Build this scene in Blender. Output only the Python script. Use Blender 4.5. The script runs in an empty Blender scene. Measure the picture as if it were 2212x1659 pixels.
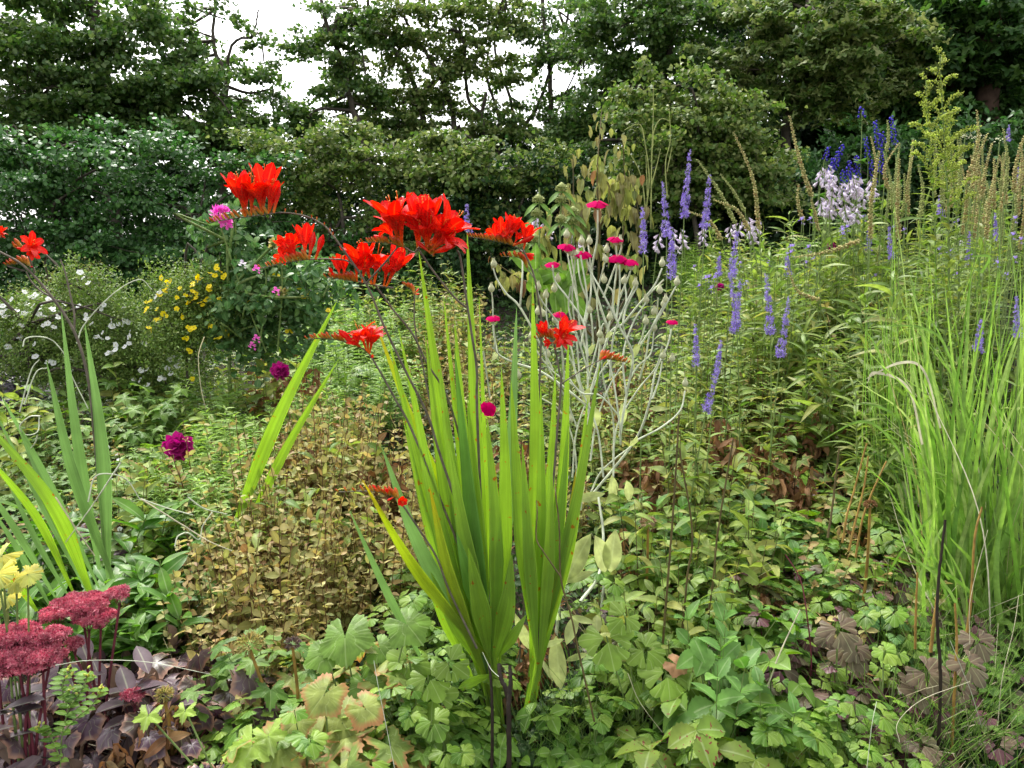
import bpy, math, random
import numpy as np
from math import radians, sin, cos, pi
D = bpy.data; S = bpy.context.scene; COL = S.collection
# ---------------------------------------------------------------- camera, light, exposure
F = 1703.; CX = 1106.; CY = 829.5; TH = radians(9.0); CAM = np.array([0., 0., 1.45])
cd = D.cameras.new('camera'); cam = D.objects.new('camera', cd); COL.objects.link(cam); S.camera = cam
cam.location = CAM; cam.rotation_euler = (pi/2 - TH, 0, 0)
cd.sensor_width = 36; cd.lens = 36*F/2212.; cd.clip_start = .05; cd.clip_end = 2000
S.render.resolution_x = 1024; S.render.resolution_y = 768
S.view_settings.view_transform = 'Standard'; S.view_settings.look = 'None'
S.view_settings.exposure = 1.15; S.view_settings.gamma = 1
SUN_EL = radians(56); SUN_AZ = radians(-28)          # azimuth from +Y towards +X
W = D.worlds.new('World'); S.world = W; W.use_nodes = True
wn = W.node_tree; bg = wn.nodes['Background']
sky = wn.nodes.new('ShaderNodeTexSky'); sky.sky_type = 'NISHITA'; sky.sun_disc = False
sky.sun_elevation = SUN_EL; sky.sun_rotation = SUN_AZ; sky.dust_density = 4; sky.air_density = 1.2
hs = wn.nodes.new('ShaderNodeHueSaturation'); hs.inputs['Saturation'].default_value = .12; hs.inputs['Value'].default_value = 1.5
wn.links.new(sky.outputs[0], hs.inputs['Color']); wn.links.new(hs.outputs[0], bg.inputs[0]); bg.inputs[1].default_value = .15
sl = D.lights.new('sun', 'SUN'); so = D.objects.new('sun', sl); COL.objects.link(so)
sl.energy = 1.7; sl.angle = radians(11); sl.color = (1, .95, .86)
so.location = (-6, 3, 12)
import mathutils
sdir = mathutils.Vector((sin(SUN_AZ)*cos(SUN_EL), cos(SUN_AZ)*cos(SUN_EL), sin(SUN_EL)))
so.rotation_euler = sdir.to_track_quat('Z', 'Y').to_euler()
try:
    S.cycles.max_bounces = 8; S.cycles.transparent_max_bounces = 4; S.cycles.diffuse_bounces = 4; S.cycles.glossy_bounces = 2
except Exception: pass
# ---------------------------------------------------------------- geometry helpers
A = np.array
FWD = A([0, cos(TH), -sin(TH)]); UPV = A([0, sin(TH), cos(TH)]); RT = A([1., 0, 0])
def ray(px, py): return FWD + (px-CX)/F*RT + (CY-py)/F*UPV
def at(px, py, Y):
    d = ray(px, py); return CAM + d*(Y/d[1])
KB = [(0, 0), (724.7, 0), (1431.5, 0), (0, 501.7), (724.7, 501.7), (1431.5, 501.7), (0, 1073.7), (724.7, 1073.7), (1431.5, 1073.7)]
def K(k, *c):
    o = [(KB[k][0]+c[i]*.3529, KB[k][1]+c[i+1]*.3529) for i in range(0, len(c), 2)]
    return o
def sstep(t): t = np.clip(t, 0, 1); return t*t*(3-2*t)
def g(x, y):
    s = .125 + .085*sstep((x+.5)/3.8)
    t = np.clip(y-2.0, 0, 7.5)
    return s*(t + .0) + .015*np.sin(x*3.1+y*2.3) + .012*np.sin(x*7.3-y*5.1)
def place(px, py, h):
    Y = .9
    while Y < 14:
        p = at(px, py, Y)
        if p[2] < g(p[0], p[1])+h: break
        Y += .02
    return p[0], p[1]
def norm(v): v = np.asarray(v, float); return v/np.maximum(np.linalg.norm(v, axis=-1, keepdims=True), 1e-9)
def curve(pts, n):
    p = np.asarray(pts, float)
    if len(p) == 2: return p[0]+(p[1]-p[0])*np.linspace(0, 1, n)[:, None]
    P = np.vstack([2*p[0]-p[1], p, 2*p[-1]-p[-2]]); m = len(p)-1; out = []
    for t in np.linspace(0, m-1e-6, n):
        i = int(t); f = t-i; a, b, c, d = P[i:i+4]
        out.append(.5*((2*b)+(-a+c)*f+(2*a-5*b+4*c-d)*f*f+(-a+3*b-3*c+d)*f**3))
    return A(out)
class MB:
    def __init__(s): s.v = []; s.uv = []; s.f = []; s.n = 0
    def add(s, v, uv, faces, mi=0):
        s.v.append(np.asarray(v, float)); s.uv.append(np.asarray(uv, float))
        s.f.append((np.asarray(faces)+s.n, mi)); s.n += len(v)
    def mesh(s, name, mats, off=(0, 0, 0), smooth=True):
        me = D.meshes.new(name)
        if not s.v: return me
        v = np.vstack(s.v)-A(off); uv = np.vstack(s.uv)
        li = np.concatenate([f.ravel() for f, _ in s.f]); tot = np.concatenate([np.full(len(f), f.shape[1]) for f, _ in s.f])
        mi = np.concatenate([np.full(len(f), m) for f, m in s.f])
        st = np.concatenate([[0], np.cumsum(tot)[:-1]])
        me.vertices.add(len(v)); me.loops.add(len(li)); me.polygons.add(len(tot))
        me.vertices.foreach_set('co', v.ravel()); me.loops.foreach_set('vertex_index', li.astype(np.int32))
        me.polygons.foreach_set('loop_start', st.astype(np.int32)); 
        me.polygons.foreach_set('material_index', mi.astype(np.int32))
        me.polygons.foreach_set('use_smooth', np.full(len(tot), smooth))
        me.uv_layers.new(name='UVMap').data.foreach_set('uv', uv[li].ravel())
        for m in (mats if isinstance(mats, (list, tuple)) else [mats]): me.materials.append(m)
        me.update(calc_edges=True); me.validate(); return me
    def tube(s, pts, r, k=5, mi=0):
        p = np.asarray(pts, float); n = len(p); r = np.broadcast_to(np.asarray(r, float), (n,)) if np.ndim(r) else np.full(n, r)
        T = norm(np.gradient(p, axis=0)); ref = A([1., .13, .07]) if abs(T[0][0]) < .8 else A([.1, 1., 0])
        X = norm(np.cross(T, ref)); Y = np.cross(T, X); a = np.arange(k)*2*pi/k
        V = p[:, None]+(X[:, None]*np.cos(a)[None, :, None]+Y[:, None]*np.sin(a)[None, :, None])*r[:, None, None]
        uv = np.stack(np.broadcast_arrays(a[None]/(2*pi), np.linspace(0, 1, n)[:, None]), -1).reshape(-1, 2)
        i = np.arange(n-1)[:, None]*k; j = np.arange(k)[None]; jn = (j+1) % k
        s.add(V.reshape(-1, 3), uv, np.stack([i+j, i+jn, i+k+jn, i+k+j], -1).reshape(-1, 4), mi)
    def scat(s, T, pos, dr, up, sc, mi=0):
        tv, tuv, tf = T; pos = np.atleast_2d(pos); N = len(pos)
        dr = norm(np.broadcast_to(dr, (N, 3))); up = np.broadcast_to(up, (N, 3)); sc = np.asarray(sc, float)
        if sc.ndim == 0: sc = np.full((N, 3), float(sc))
        elif sc.ndim == 1: sc = np.repeat(sc[:, None], 3, 1)
        X = norm(np.cross(dr, up)+1e-6); Z = np.cross(X, dr); L = tv[None]*sc[:, None]
        V = pos[:, None]+L[..., :1]*X[:, None]+L[..., 1:2]*dr[:, None]+L[..., 2:]*Z[:, None]
        k = len(tv); off = np.arange(N)*k
        for f in (tf if isinstance(tf, list) else [tf]):
            pass
        fs = tf if isinstance(tf, list) else [tf]
        base = s.n; s.v.append(V.reshape(-1, 3)); s.uv.append(np.tile(tuv, (N, 1)))
        for f in fs: s.f.append(((f[None]+off[:, None, None]).reshape(-1, f.shape[1])+base, mi))
        s.n += N*k
def T_leaf(n=4, w=.4, fold=.15, curl=-.15, teeth=0, peak=.4, tip=1.0, wave=0):
    """leaf 1 long along +y, 3 vertices a row: left, midrib, right"""
    v = []; uv = []
    N = n*(2 if teeth else 1)
    for i in range(N+1):
        t = i/N; q = t**(math.log(.5)/math.log(peak)); ww = w*.5*sin(pi*q)**.8*tip + .004
        if teeth and i % 2 == 1: ww *= 1+teeth
        z = curl*t*t; yb = -teeth*.12 if (teeth and i % 2) else 0
        for sd in (-1, 0, 1):
            v.append((sd*ww, t+(yb if sd else 0)+.0, z+abs(sd)*fold*ww+(wave*sin(9*t+sd) if sd else 0))); uv.append((.5+.5*sd, t))
    f = []
    for i in range(N):
        for c in (0, 1): a = i*3+c; f.append((a, a+1, a+4, a+3))
    return A(v), A(uv), A(f)
def T_fan(rf, n=22, span=pi*1.75, cup=.15, droop=.12, seed=0):
    """leaf blade fanning round its petiole point; rf(angle) is the outline"""
    rs = random.Random(seed); v = [(0, 0, 0)]; uv = [(.5, 0)]
    for ring, q in enumerate((.55, 1.)):
        for i in range(n+1):
            a = -span/2+span*i/n; r = rf(a)*q; z = cup*q*abs(sin(a*2.5))*.4 - droop*q*q + rs.uniform(-.005, .005)
            v.append((sin(a)*r, cos(a)*r, z)); uv.append((i/n, q))
    t = []; f = []
    for i in range(n):
        t.append((0, 2+i, 1+i)); b = 1+n+1
        f.append((1+i, 2+i, b+i+1, b+i))
    return A(v), A(uv), [A(t), A(f)]
def T_join(parts):
    V = []; U = []; Q = []; Tt = []; n = 0
    for (v, u, f), ang, off, sc in parts:
        c, s_ = cos(ang), sin(ang); w = v*sc
        w = np.stack([w[:, 0]*c+w[:, 1]*s_, -w[:, 0]*s_+w[:, 1]*c, w[:, 2]], 1)+A(off)
        V.append(w); U.append(u)
        for ff in (f if isinstance(f, list) else [f]): (Tt if ff.shape[1] == 3 else Q).append(ff+n)
        n += len(v)
    fs = ([np.vstack(Tt)] if Tt else [])+([np.vstack(Q)] if Q else [])
    return np.vstack(V), np.vstack(U), fs
def lobes(k, depth=.25, teeth=0, tn=5): 
    return lambda a: 1-depth*(.5+.5*cos(k*a+pi)) + teeth*((a*tn*k/pi) % 1-.5)
L_ov = T_leaf(4, .5, .2, -.15); L_lo = T_leaf(2, .55, .3, -.1); L_lan = T_leaf(6, .22, .3, -.25); L_lin = T_leaf(4, .13, .2, -.15)
L_tooth = T_leaf(6, .52, .25, -.2, teeth=.22); L_ltooth = T_leaf(8, .24, .3, -.3, teeth=.2); L_wil = T_leaf(8, .17, .3, -.75)
L_big = T_leaf(8, .36, .3, -.22, peak=.45, wave=.015); L_haw = T_leaf(2, .8, .35, -.1, teeth=.5)
L_round = T_leaf(4, .82, .15, -.12, peak=.48)
F_colm = T_fan(lambda a: (.98-.2*a*a)*(.70+.30*abs(cos(a*3.3))**.55)*(.985+.015*cos(a*40)), 34, 2.0, .10, .2, 3)
L_col3 = T_join([(F_colm, 0, (0, .12, 0), .55), (F_colm, 1.75, (.06, .02, 0), .5), (F_colm, -1.75, (-.06, .02, 0), .5)])
L_str3 = T_join([(T_leaf(7, .66, .35, -.2, teeth=.16, peak=.52), 0, (0, 0, 0), .6), (T_leaf(7, .66, .35, -.2, teeth=.16, peak=.52), 1.45, (0, 0, 0), .55), (T_leaf(7, .66, .35, -.2, teeth=.16, peak=.52), -1.45, (0, 0, 0), .55)])
L_ger = T_fan(lambda a: .62*(1-.42*(.5+.5*cos(a*5.2+pi)))*(1+.10*cos(a*26)), 46, 5.2, .3, .12)
L_heu = T_fan(lambda a: .6*(1-.17*(.5+.5*cos(a*5.2+pi)))*(1+.05*cos(a*24)), 40, 5.8, .3, .2)
L_map = T_fan(lambda a: .6*(1-.55*(.5+.5*cos(a*3.6+pi))), 14, 4.6, .2, .15)
L_ivy = T_fan(lambda a: .5*(1-.12*(.5+.5*cos(a*9+pi))), 18, 5.9, .15, .12)
def petal5(k=5, w=.75, z=.1):
    P = T_leaf(3, w, -.2, z, peak=.62); return T_join([(P, 2*pi*i/k, (0, 0, 0), 1) for i in range(k)])
F_5 = petal5()       # lies in xy, faces +z
def T_ovoid(r=.3, k=6, prof=(.15, .8, 1, .7, .1)):
    v = []; uv = []; n = len(prof)
    for i, q in enumerate(prof):
        for j in range(k):
            a = j*2*pi/k; v.append((cos(a)*r*q, i/(n-1), sin(a)*r*q)); uv.append((j/k, i/(n-1)))
    f = [(i*k+j, i*k+(j+1) % k, (i+1)*k+(j+1) % k, (i+1)*k+j) for i in range(n-1) for j in range(k)]
    return A(v), A(uv), A(f)
O_seed = T_ovoid(.38, 5); O_bud = T_ovoid(.16, 6, (.4, .8, 1, .9, .1)); O_small = T_ovoid(.4, 4, (.2, 1, .2)); O_ball = T_ovoid(.5, 7, (.1, .75, 1, .75, .1))
# ---------------------------------------------------------------- materials
MATS = {}
def _ramp(nt, cols, interp='LINEAR'):
    r = nt.nodes.new('ShaderNodeValToRGB'); r.color_ramp.interpolation = interp; e = r.color_ramp.elements
    n = len(cols)
    while len(e) < n: e.new(.5)
    for i, c in enumerate(cols): e[i].position = i/max(1, n-1) if interp == 'LINEAR' else i/n; e[i].color = (*c, 1)
    return r
def leafm(name, cols, tr=.35, rough=.5, vein=.25, along=None, spots=None, stripe=0, edge=None, spec=.22, nscale=25, jit=.35, mixes='LINEAR', rays=0):
    if name in MATS: return MATS[name]
    m = D.materials.new(name); m.use_nodes = True; nt = m.node_tree; N = nt.nodes; Lk = nt.links.new
    for x in list(N): N.remove(x)
    out = N.new('ShaderNodeOutputMaterial'); geo = N.new('ShaderNodeNewGeometry'); r = _ramp(nt, cols, mixes)
    Lk(geo.outputs['Random Per Island'], r.inputs[0]); c = r.outputs[0]
    uv = N.new('ShaderNodeUVMap'); sp = N.new('ShaderNodeSeparateXYZ'); Lk(uv.outputs[0], sp.inputs[0])
    def mix(a, b, fac, mode='MIX'):
        x = N.new('ShaderNodeMix'); x.data_type = 'RGBA'; x.blend_type = mode
        for s_, q in ((x.inputs[0], fac), (x.inputs[6], a), (x.inputs[7], b)):
            if isinstance(q, (int, float)): s_.default_value = q
            elif isinstance(q, tuple): s_.default_value = (*q, 1)
            else: Lk(q, s_)
        return x.outputs[2]
    def mp(val, a, b, c_=0, d=1):
        x = N.new('ShaderNodeMapRange'); x.inputs[1].default_value = a; x.inputs[2].default_value = b; x.inputs[3].default_value = c_; x.inputs[4].default_value = d
        Lk(val, x.inputs[0]); return x.outputs[0]
    if along is not None:
        r2 = _ramp(nt, [q[1] for q in along]); 
        for e, q in zip(r2.color_ramp.elements, along): e.position = q[0]
        Lk(sp.outputs[1], r2.inputs[0]); c = mix(c, r2.outputs[0], along[0][2] if len(along[0]) > 2 else .85)
    tc = N.new('ShaderNodeTexCoord'); nz = N.new('ShaderNodeTexNoise'); nz.inputs['Scale'].default_value = nscale; nz.inputs['Detail'].default_value = 3
    Lk(tc.outputs['Object'], nz.inputs['Vector'])
    f = mp(nz.outputs[0], .3, .7, 1-jit, 1+jit); c = mix(c, f, 1., 'MULTIPLY')
    if vein:
        ab = N.new('ShaderNodeMath'); ab.operation = 'ABSOLUTE'; su = N.new('ShaderNodeMath'); su.operation = 'SUBTRACT'; su.inputs[1].default_value = .5
        Lk(sp.outputs[0], su.inputs[0]); Lk(su.outputs[0], ab.inputs[0])
        c = mix(c, mix(c, (.75, .85, .5), .5), mp(ab.outputs[0], .0, .07, vein, 0))
    if rays:
        q = sp.outputs[0]
        for op, val in (('MULTIPLY', rays), ('FRACT', 0), ('SUBTRACT', .5), ('ABSOLUTE', 0)):
            x = N.new('ShaderNodeMath'); x.operation = op; x.inputs[1].default_value = val; Lk(q, x.inputs[0]); q = x.outputs[0]
        c = mix(c, mix(c, (.7, .8, .4), .45), mp(q, 0., .07, .4, 0))
    if stripe:
        cb = N.new('ShaderNodeCombineXYZ'); m1 = N.new('ShaderNodeMath'); m1.operation = 'MULTIPLY'; m1.inputs[1].default_value = 26
        Lk(sp.outputs[0], m1.inputs[0]); Lk(m1.outputs[0], cb.inputs[0]); Lk(sp.outputs[1], cb.inputs[1]); Lk(geo.outputs['Random Per Island'], cb.inputs[2])
        n2 = N.new('ShaderNodeTexNoise'); n2.inputs['Scale'].default_value = 1.6; Lk(cb.outputs[0], n2.inputs['Vector'])
        c = mix(c, mp(n2.outputs[0], .3, .7, 1-stripe, 1+stripe), 1., 'MULTIPLY')
    if spots:
        vz = N.new('ShaderNodeTexNoise'); vz.inputs['Scale'].default_value = spots[1]; vz.inputs['Detail'].default_value = 1; Lk(tc.outputs['Object'], vz.inputs['Vector'])
        c = mix(c, spots[0], mp(vz.outputs[0], spots[2], spots[2]+.04))
    if edge:
        ed = N.new('ShaderNodeTexNoise'); ed.inputs['Scale'].default_value = 9; Lk(tc.outputs['Object'], ed.inputs['Vector'])
        ad = N.new('ShaderNodeMath'); ad.operation = 'ADD'; Lk(sp.outputs[1], ad.inputs[0]); Lk(ed.outputs[0], ad.inputs[1])
        c = mix(c, edge, mp(ad.outputs[0], 1.25, 1.5))
    b = N.new('ShaderNodeBsdfPrincipled'); Lk(c, b.inputs['Base Color']); b.inputs['Roughness'].default_value = rough
    b.inputs['Specular IOR Level'].default_value = spec
    if tr:
        t = N.new('ShaderNodeBsdfTranslucent'); hsv = N.new('ShaderNodeHueSaturation'); hsv.inputs['Saturation'].default_value = 1.15; hsv.inputs['Value'].default_value = 1.35
        Lk(c, hsv.inputs['Color']); Lk(hsv.outputs[0], t.inputs[0]); ms = N.new('ShaderNodeMixShader'); ms.inputs[0].default_value = tr
        Lk(b.outputs[0], ms.inputs[1]); Lk(t.outputs[0], ms.inputs[2]); Lk(ms.outputs[0], out.inputs[0])
    else: Lk(b.outputs[0], out.inputs[0])
    MATS[name] = m; return m
def stemm(name, col, col2=None, rough=.6, sc=40): return leafm(name, [col, col2 or tuple(x*.7 for x in col)], 0, rough, 0, nscale=sc)
M = dict(
 croc=leafm('croc_blade', [(.17, .30, .045), (.24, .37, .065), (.20, .33, .05), (.29, .41, .07)], .5, .42, .0, stripe=.42, spots=((.30, .13, .02), 55, .70), jit=.18, nscale=7),
 crocd=leafm('croc_blade_shaded', [(.09, .2, .04), (.13, .26, .05)], .4, .42, 0, stripe=.2, jit=.2, nscale=8),  # darker copy of the blade green for shaded blades, shade put into its colour
 crocy=leafm('croc_blade_yellow', [(.28, .37, .05), (.25, .35, .05)], .5, .45, 0, stripe=.25, jit=.2, nscale=8, along=[(0, (.24, .36, .05), .8), (.8, (.3, .38, .05)), (1, (.42, .28, .03))]),
 crocp=leafm('croc_blade_grey', [(.12, .23, .07), (.17, .28, .09)], .4, .45, 0, stripe=.3, jit=.2, nscale=8),
 cstem=stemm('croc_stem', (.09, .085, .07), (.16, .13, .09)),
 red=leafm('croc_petal', [(.75, .03, .014), (.5, .012, .014), (.7, .022, .014), (.8, .045, .018)], .4, .5, .2, along=[(0, (.65, .36, .02), .62), (.22, (.6, .16, .012)), (.42, (.75, .035, .016)), (.7, (.7, .018, .014)), (1, (.55, .012, .014))], jit=.3),
 bud=leafm('croc_bud', [(.45, .02, .02), (.55, .1, .02), (.4, .3, .03)], .15, .4, 0, along=[(0, (.22, .22, .04), .9), (.4, (.5, .22, .02)), (1, (.48, .02, .02))]),
 stam=leafm('croc_stamen', [(.75, .3, .05), (.8, .4, .1)], .2, .5, 0),
 soil=stemm('soil', (.018, .014, .01), (.03, .023, .016), 1, 9),
 col=leafm('columbine_green', [(.045, .115, .012), (.085, .18, .02), (.14, .25, .028), (.22, .32, .05), (.06, .15, .03)], .35, .42, 0, nscale=12, rays=3),
 colb=leafm('columbine_blue_green', [(.04, .11, .035), (.075, .17, .045), (.12, .23, .05)], .3, .42, 0, rays=3),
 colp=leafm('columbine_purple', [(.07, .025, .035), (.11, .045, .05), (.09, .09, .04), (.14, .07, .06)], .2, .4, 0, rays=3),
 strw=leafm('strawberry_green', [(.1, .21, .025), (.16, .28, .04), (.07, .16, .025)], .35, .5, .4),
 strs=leafm('strawberry_spotted', [(.13, .22, .03), (.18, .25, .04)], .3, .5, .4, spots=((.18, .05, .03), 120, .64)),
 ger=leafm('geranium_green', [(.07, .15, .025), (.12, .22, .035), (.18, .27, .05)], .35, .5, 0, rays=7),
 gery=leafm('geranium_yellowing', [(.17, .25, .055), (.26, .31, .08), (.2, .24, .05)], .35, .5, 0, edge=(.38, .2, .08), rays=7),
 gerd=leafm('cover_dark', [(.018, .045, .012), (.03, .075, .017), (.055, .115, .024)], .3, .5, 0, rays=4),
 lime=leafm('lime_leaf', [(.24, .38, .05), (.3, .42, .07), (.17, .32, .05)], .4, .5, .2, rays=5),
 yel=leafm('yellow_leaf', [(.6, .52, .06), (.4, .46, .1), (.5, .5, .12)], .35, .5, .1, rays=4),
 heu=leafm('heuchera_purple', [(.05, .025, .04), (.085, .045, .065), (.12, .085, .10), (.06, .025, .03), (.06, .075, .03)], .12, .35, .0, edge=(.3, .17, .12), spec=.35, rays=7),
 heug=leafm('grey_crumple', [(.13, .09, .09), (.08, .055, .06), (.17, .11, .07), (.05, .035, .03)], .1, .5, .1),
 tan=leafm('tan_leaf', [(.36, .33, .12), (.44, .37, .15), (.27, .29, .09), (.38, .26, .11), (.2, .25, .06), (.26, .15, .07)], .35, .55, .2),
 tanstem=stemm('tan_stem', (.11, .055, .03), (.2, .11, .05)),
 brown=leafm('brown_leaf', [(.26, .13, .055), (.16, .075, .035), (.34, .19, .09), (.2, .14, .06)], .2, .6, .1),
 wil=leafm('willow_leaf', [(.12, .2, .04), (.18, .27, .055), (.25, .32, .075), (.09, .16, .035), (.3, .3, .08)], .4, .45, .35),
 ver=leafm('speedwell_leaf', [(.10, .19, .035), (.17, .26, .05), (.24, .3, .07), (.32, .32, .08)], .35, .5, .3),
 net=leafm('nettle_leaf', [(.09, .2, .04), (.13, .26, .05)], .3, .5, .3),
 peo=leafm('peony_leaf', [(.06, .16, .025), (.1, .21, .03), (.13, .25, .04)], .35, .38, .45),
 phl=leafm('lime_foliage', [(.2, .34, .06), (.3, .42, .1), (.14, .28, .06)], .4, .5, .3),
 gstem=stemm('green_stem', (.12, .2, .05), (.17, .22, .07)), dstem=stemm('dark_stem', (.07, .06, .025), (.12, .09, .03)),
 black=stemm('blackened_stem', (.012, .01, .008), (.03, .02, .012)), ostem=stemm('ochre_stem', (.3, .2, .04), (.2, .11, .03)),
 wstem=leafm('white_stem', [(.44, .49, .34), (.55, .58, .45)], 0, .9, 0, spec=.1), felt=leafm('felted_leaf', [(.36, .43, .16), (.42, .48, .2), (.45, .43, .2)], .35, .85, .3, spec=.1),
 mag=leafm('magenta_petal', [(.55, 0, .10), (.42, 0, .07), (.6, .0, .14)], .3, .8, 0, jit=.12, spec=.03),
 pink=leafm('rose_petal', [(.62, .09, .42), (.75, .2, .55), (.7, .12, .48)], .35, .5, 0, jit=.12),
 sw=leafm('sweet_petal', [(.3, .005, .12), (.42, .02, .2), (.22, .005, .09)], .3, .5, 0),
 vio=leafm('violet_floret', [(.24, .16, .55), (.32, .24, .64), (.17, .11, .42), (.42, .34, .7), (.2, .2, .2)], .3, .5, 0),
 ind=leafm('indigo_floret', [(.045, .03, .4), (.09, .06, .55), (.03, .02, .28)], .25, .45, 0),
 lil=leafm('pale_floret', [(.62, .58, .68), (.75, .72, .76), (.55, .47, .62), (.5, .45, .42)], .35, .5, 0),
 wh=leafm('white_petal', [(.8, .8, .78), (.74, .76, .74)], .3, .5, 0, jit=.06), ye=leafm('yellow_petal', [(.85, .72, .02), (.8, .64, .015)], .3, .5, 0, jit=.1),
 cen=leafm('flower_eye', [(.6, .4, .03), (.4, .28, .03)], 0, .7, 0),
 pod=leafm('seed_pod', [(.4, .36, .15), (.48, .4, .18), (.36, .37, .13), (.3, .18, .08)], .15, .7, 0),
 gpod=leafm('green_pod', [(.28, .33, .11), (.36, .38, .14)], .15, .7, 0), calyx=leafm('calyx', [(.52, .56, .40), (.46, .48, .30), (.5, .46, .3)], .1, .8, .3),
 dpod=leafm('dry_pod', [(.28, .17, .09), (.36, .26, .16)], .1, .7, .3),
 sed=leafm('sedum_floret', [(.42, .06, .11), (.56, .13, .19), (.62, .24, .27), (.32, .035, .08)], .2, .5, 0), sedl=leafm('sedum_leaf', [(.055, .035, .045), (.085, .06, .07), (.07, .025, .035)], .1, .5, .4, spec=.2), sedst=stemm('sedum_stem', (.16, .02, .035), (.1, .03, .04)),
 gold=leafm('goldenrod_floret', [(.5, .56, .1), (.4, .5, .08), (.58, .62, .18)], .3, .6, 0),
 gra=leafm('grass_blade', [(.17, .31, .06), (.25, .38, .09), (.12, .23, .045), (.31, .4, .14)], .45, .38, .0, stripe=.2), grs=leafm('straw', [(.45, .4, .22), (.6, .57, .42), (.36, .3, .12)], .2, .6, 0),
 wilt=leafm('wilting_leaf', [(.19, .22, .06), (.26, .27, .08), (.17, .14, .06), (.3, .3, .1), (.13, .17, .05)], .35, .5, .35),
 snow=leafm('snowberry_leaf', [(.035, .10, .026), (.05, .14, .034), (.075, .18, .042), (.11, .22, .06)], .3, .4, .15, spec=.5),
 haw=leafm('hawthorn_leaf', [(.04, .10, .022), (.07, .145, .03), (.105, .18, .042), (.15, .21, .065)], .35, .42, .1, spec=.4), hawy=leafm('hawthorn_leaf_pale', [(.06, .12, .024), (.10, .17, .036), (.155, .21, .055), (.23, .26, .1)], .35, .45, .1),
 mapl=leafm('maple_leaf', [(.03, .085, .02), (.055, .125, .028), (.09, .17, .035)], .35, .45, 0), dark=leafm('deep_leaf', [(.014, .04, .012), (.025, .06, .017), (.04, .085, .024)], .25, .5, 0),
 bark=stemm('bark', (.06, .05, .04), (.1, .085, .065), .9, 15), barkb=stemm('bark_brown', (.10, .06, .04), (.06, .04, .03), .9, 9),
 rose=leafm('rose_leaf', [(.05, .13, .04), (.09, .18, .06), (.14, .24, .07)], .3, .4, .3), pot=leafm('potentilla_leaf', [(.1, .18, .035), (.15, .24, .05), (.22, .28, .08), (.07, .14, .03)], .3, .5, 0),
 potb=leafm('potentilla_twiggy', [(.16, .15, .05), (.2, .22, .06), (.1, .15, .04)], .3, .5, 0),
 jet=leafm('dark_purple_leaf', [(.04, .03, .05), (.07, .055, .08)], .1, .4, .2), berry=leafm('berry', [(.8, .8, .76)], 0, .4, 0, jit=.05), phlo=leafm('jerusalem_leaf', [(.10, .2, .035), (.15, .26, .05)], .35, .6, .35),
)
# ---------------------------------------------------------------- object helpers
def root(name, label, cat, loc, group=None, kind=None):
    o = D.objects.new(name, None); COL.objects.link(o); o.location = loc; o.empty_display_size = .1
    o['label'] = label; o['category'] = cat
    if group: o['group'] = group
    if kind: o['kind'] = kind
    return o
def part(r, name, mb, mat, world=True, label=None, parent=None):
    if isinstance(mb, MB): me = mb.mesh(name, mat, tuple(r.location) if (world and r) else (0, 0, 0))
    else: me = mb
    o = D.objects.new(name, me); COL.objects.link(o); o.parent = parent or r
    if label: o['label'] = label
    return o
def single(name, label, cat, mb, mat, group=None, kind=None, loc=(0, 0, 0)):
    o = D.objects.new(name, mb.mesh(name, mat, loc)); COL.objects.link(o); o.location = loc
    if label: o['label'] = label
    if cat: o['category'] = cat
    if group: o['group'] = group
    if kind: o['kind'] = kind
    return o
def inst(r, name, me, pos, d, up, sc, parent=None):
    """child copy of a shared mesh: local y along d, z towards up, pos in world"""
    o = D.objects.new(name, me); COL.objects.link(o); o.parent = parent or r
    d = norm(d); X = norm(np.cross(d, up)+1e-6); Z = np.cross(X, d); p = A(pos)-A(r.location)
    m = np.eye(4); m[:3, 0] = X*sc; m[:3, 1] = d*sc; m[:3, 2] = Z*sc; m[:3, 3] = p
    o.matrix_local = mathutils.Matrix(m.tolist()); return o
def copy_tree(o, parent=None):
    c = o.copy(); COL.objects.link(c); c.parent = parent
    for ch in list(o.children): copy_tree(ch, c)
    return c
rs = np.random.RandomState(7)
def rnd(a, b, n=None): return rs.uniform(a, b, n)
def rdir(n, zb=0): v = rs.normal(size=(n, 3)); v[:, 2] += zb; return norm(v)
# ---------------------------------------------------------------- ground
gx, gy = np.meshgrid(np.concatenate([[-900, -200, -60], np.linspace(-14, 16, 90), [60, 200, 900]]), np.concatenate([[-900, -100, -20], np.linspace(-2, 20, 70), [60, 200, 1200]]), indexing='ij')
gz = g(np.clip(gx, -14, 16), gy); n0, n1 = gx.shape
gz = gz - np.clip(gy-13, 0, 30)*.12
mb = MB(); i, j = np.meshgrid(np.arange(n0-1), np.arange(n1-1), indexing='ij'); q = (i*n1+j).ravel()
mb.add(np.stack([gx, gy, gz], -1).reshape(-1, 3), np.stack([gx, gy], -1).reshape(-1, 2), np.stack([q, q+n1, q+n1+1, q+1], 1))
single('ground', 'dark garden soil rising towards the hedge', None, mb, M['soil'], kind='structure')
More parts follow.
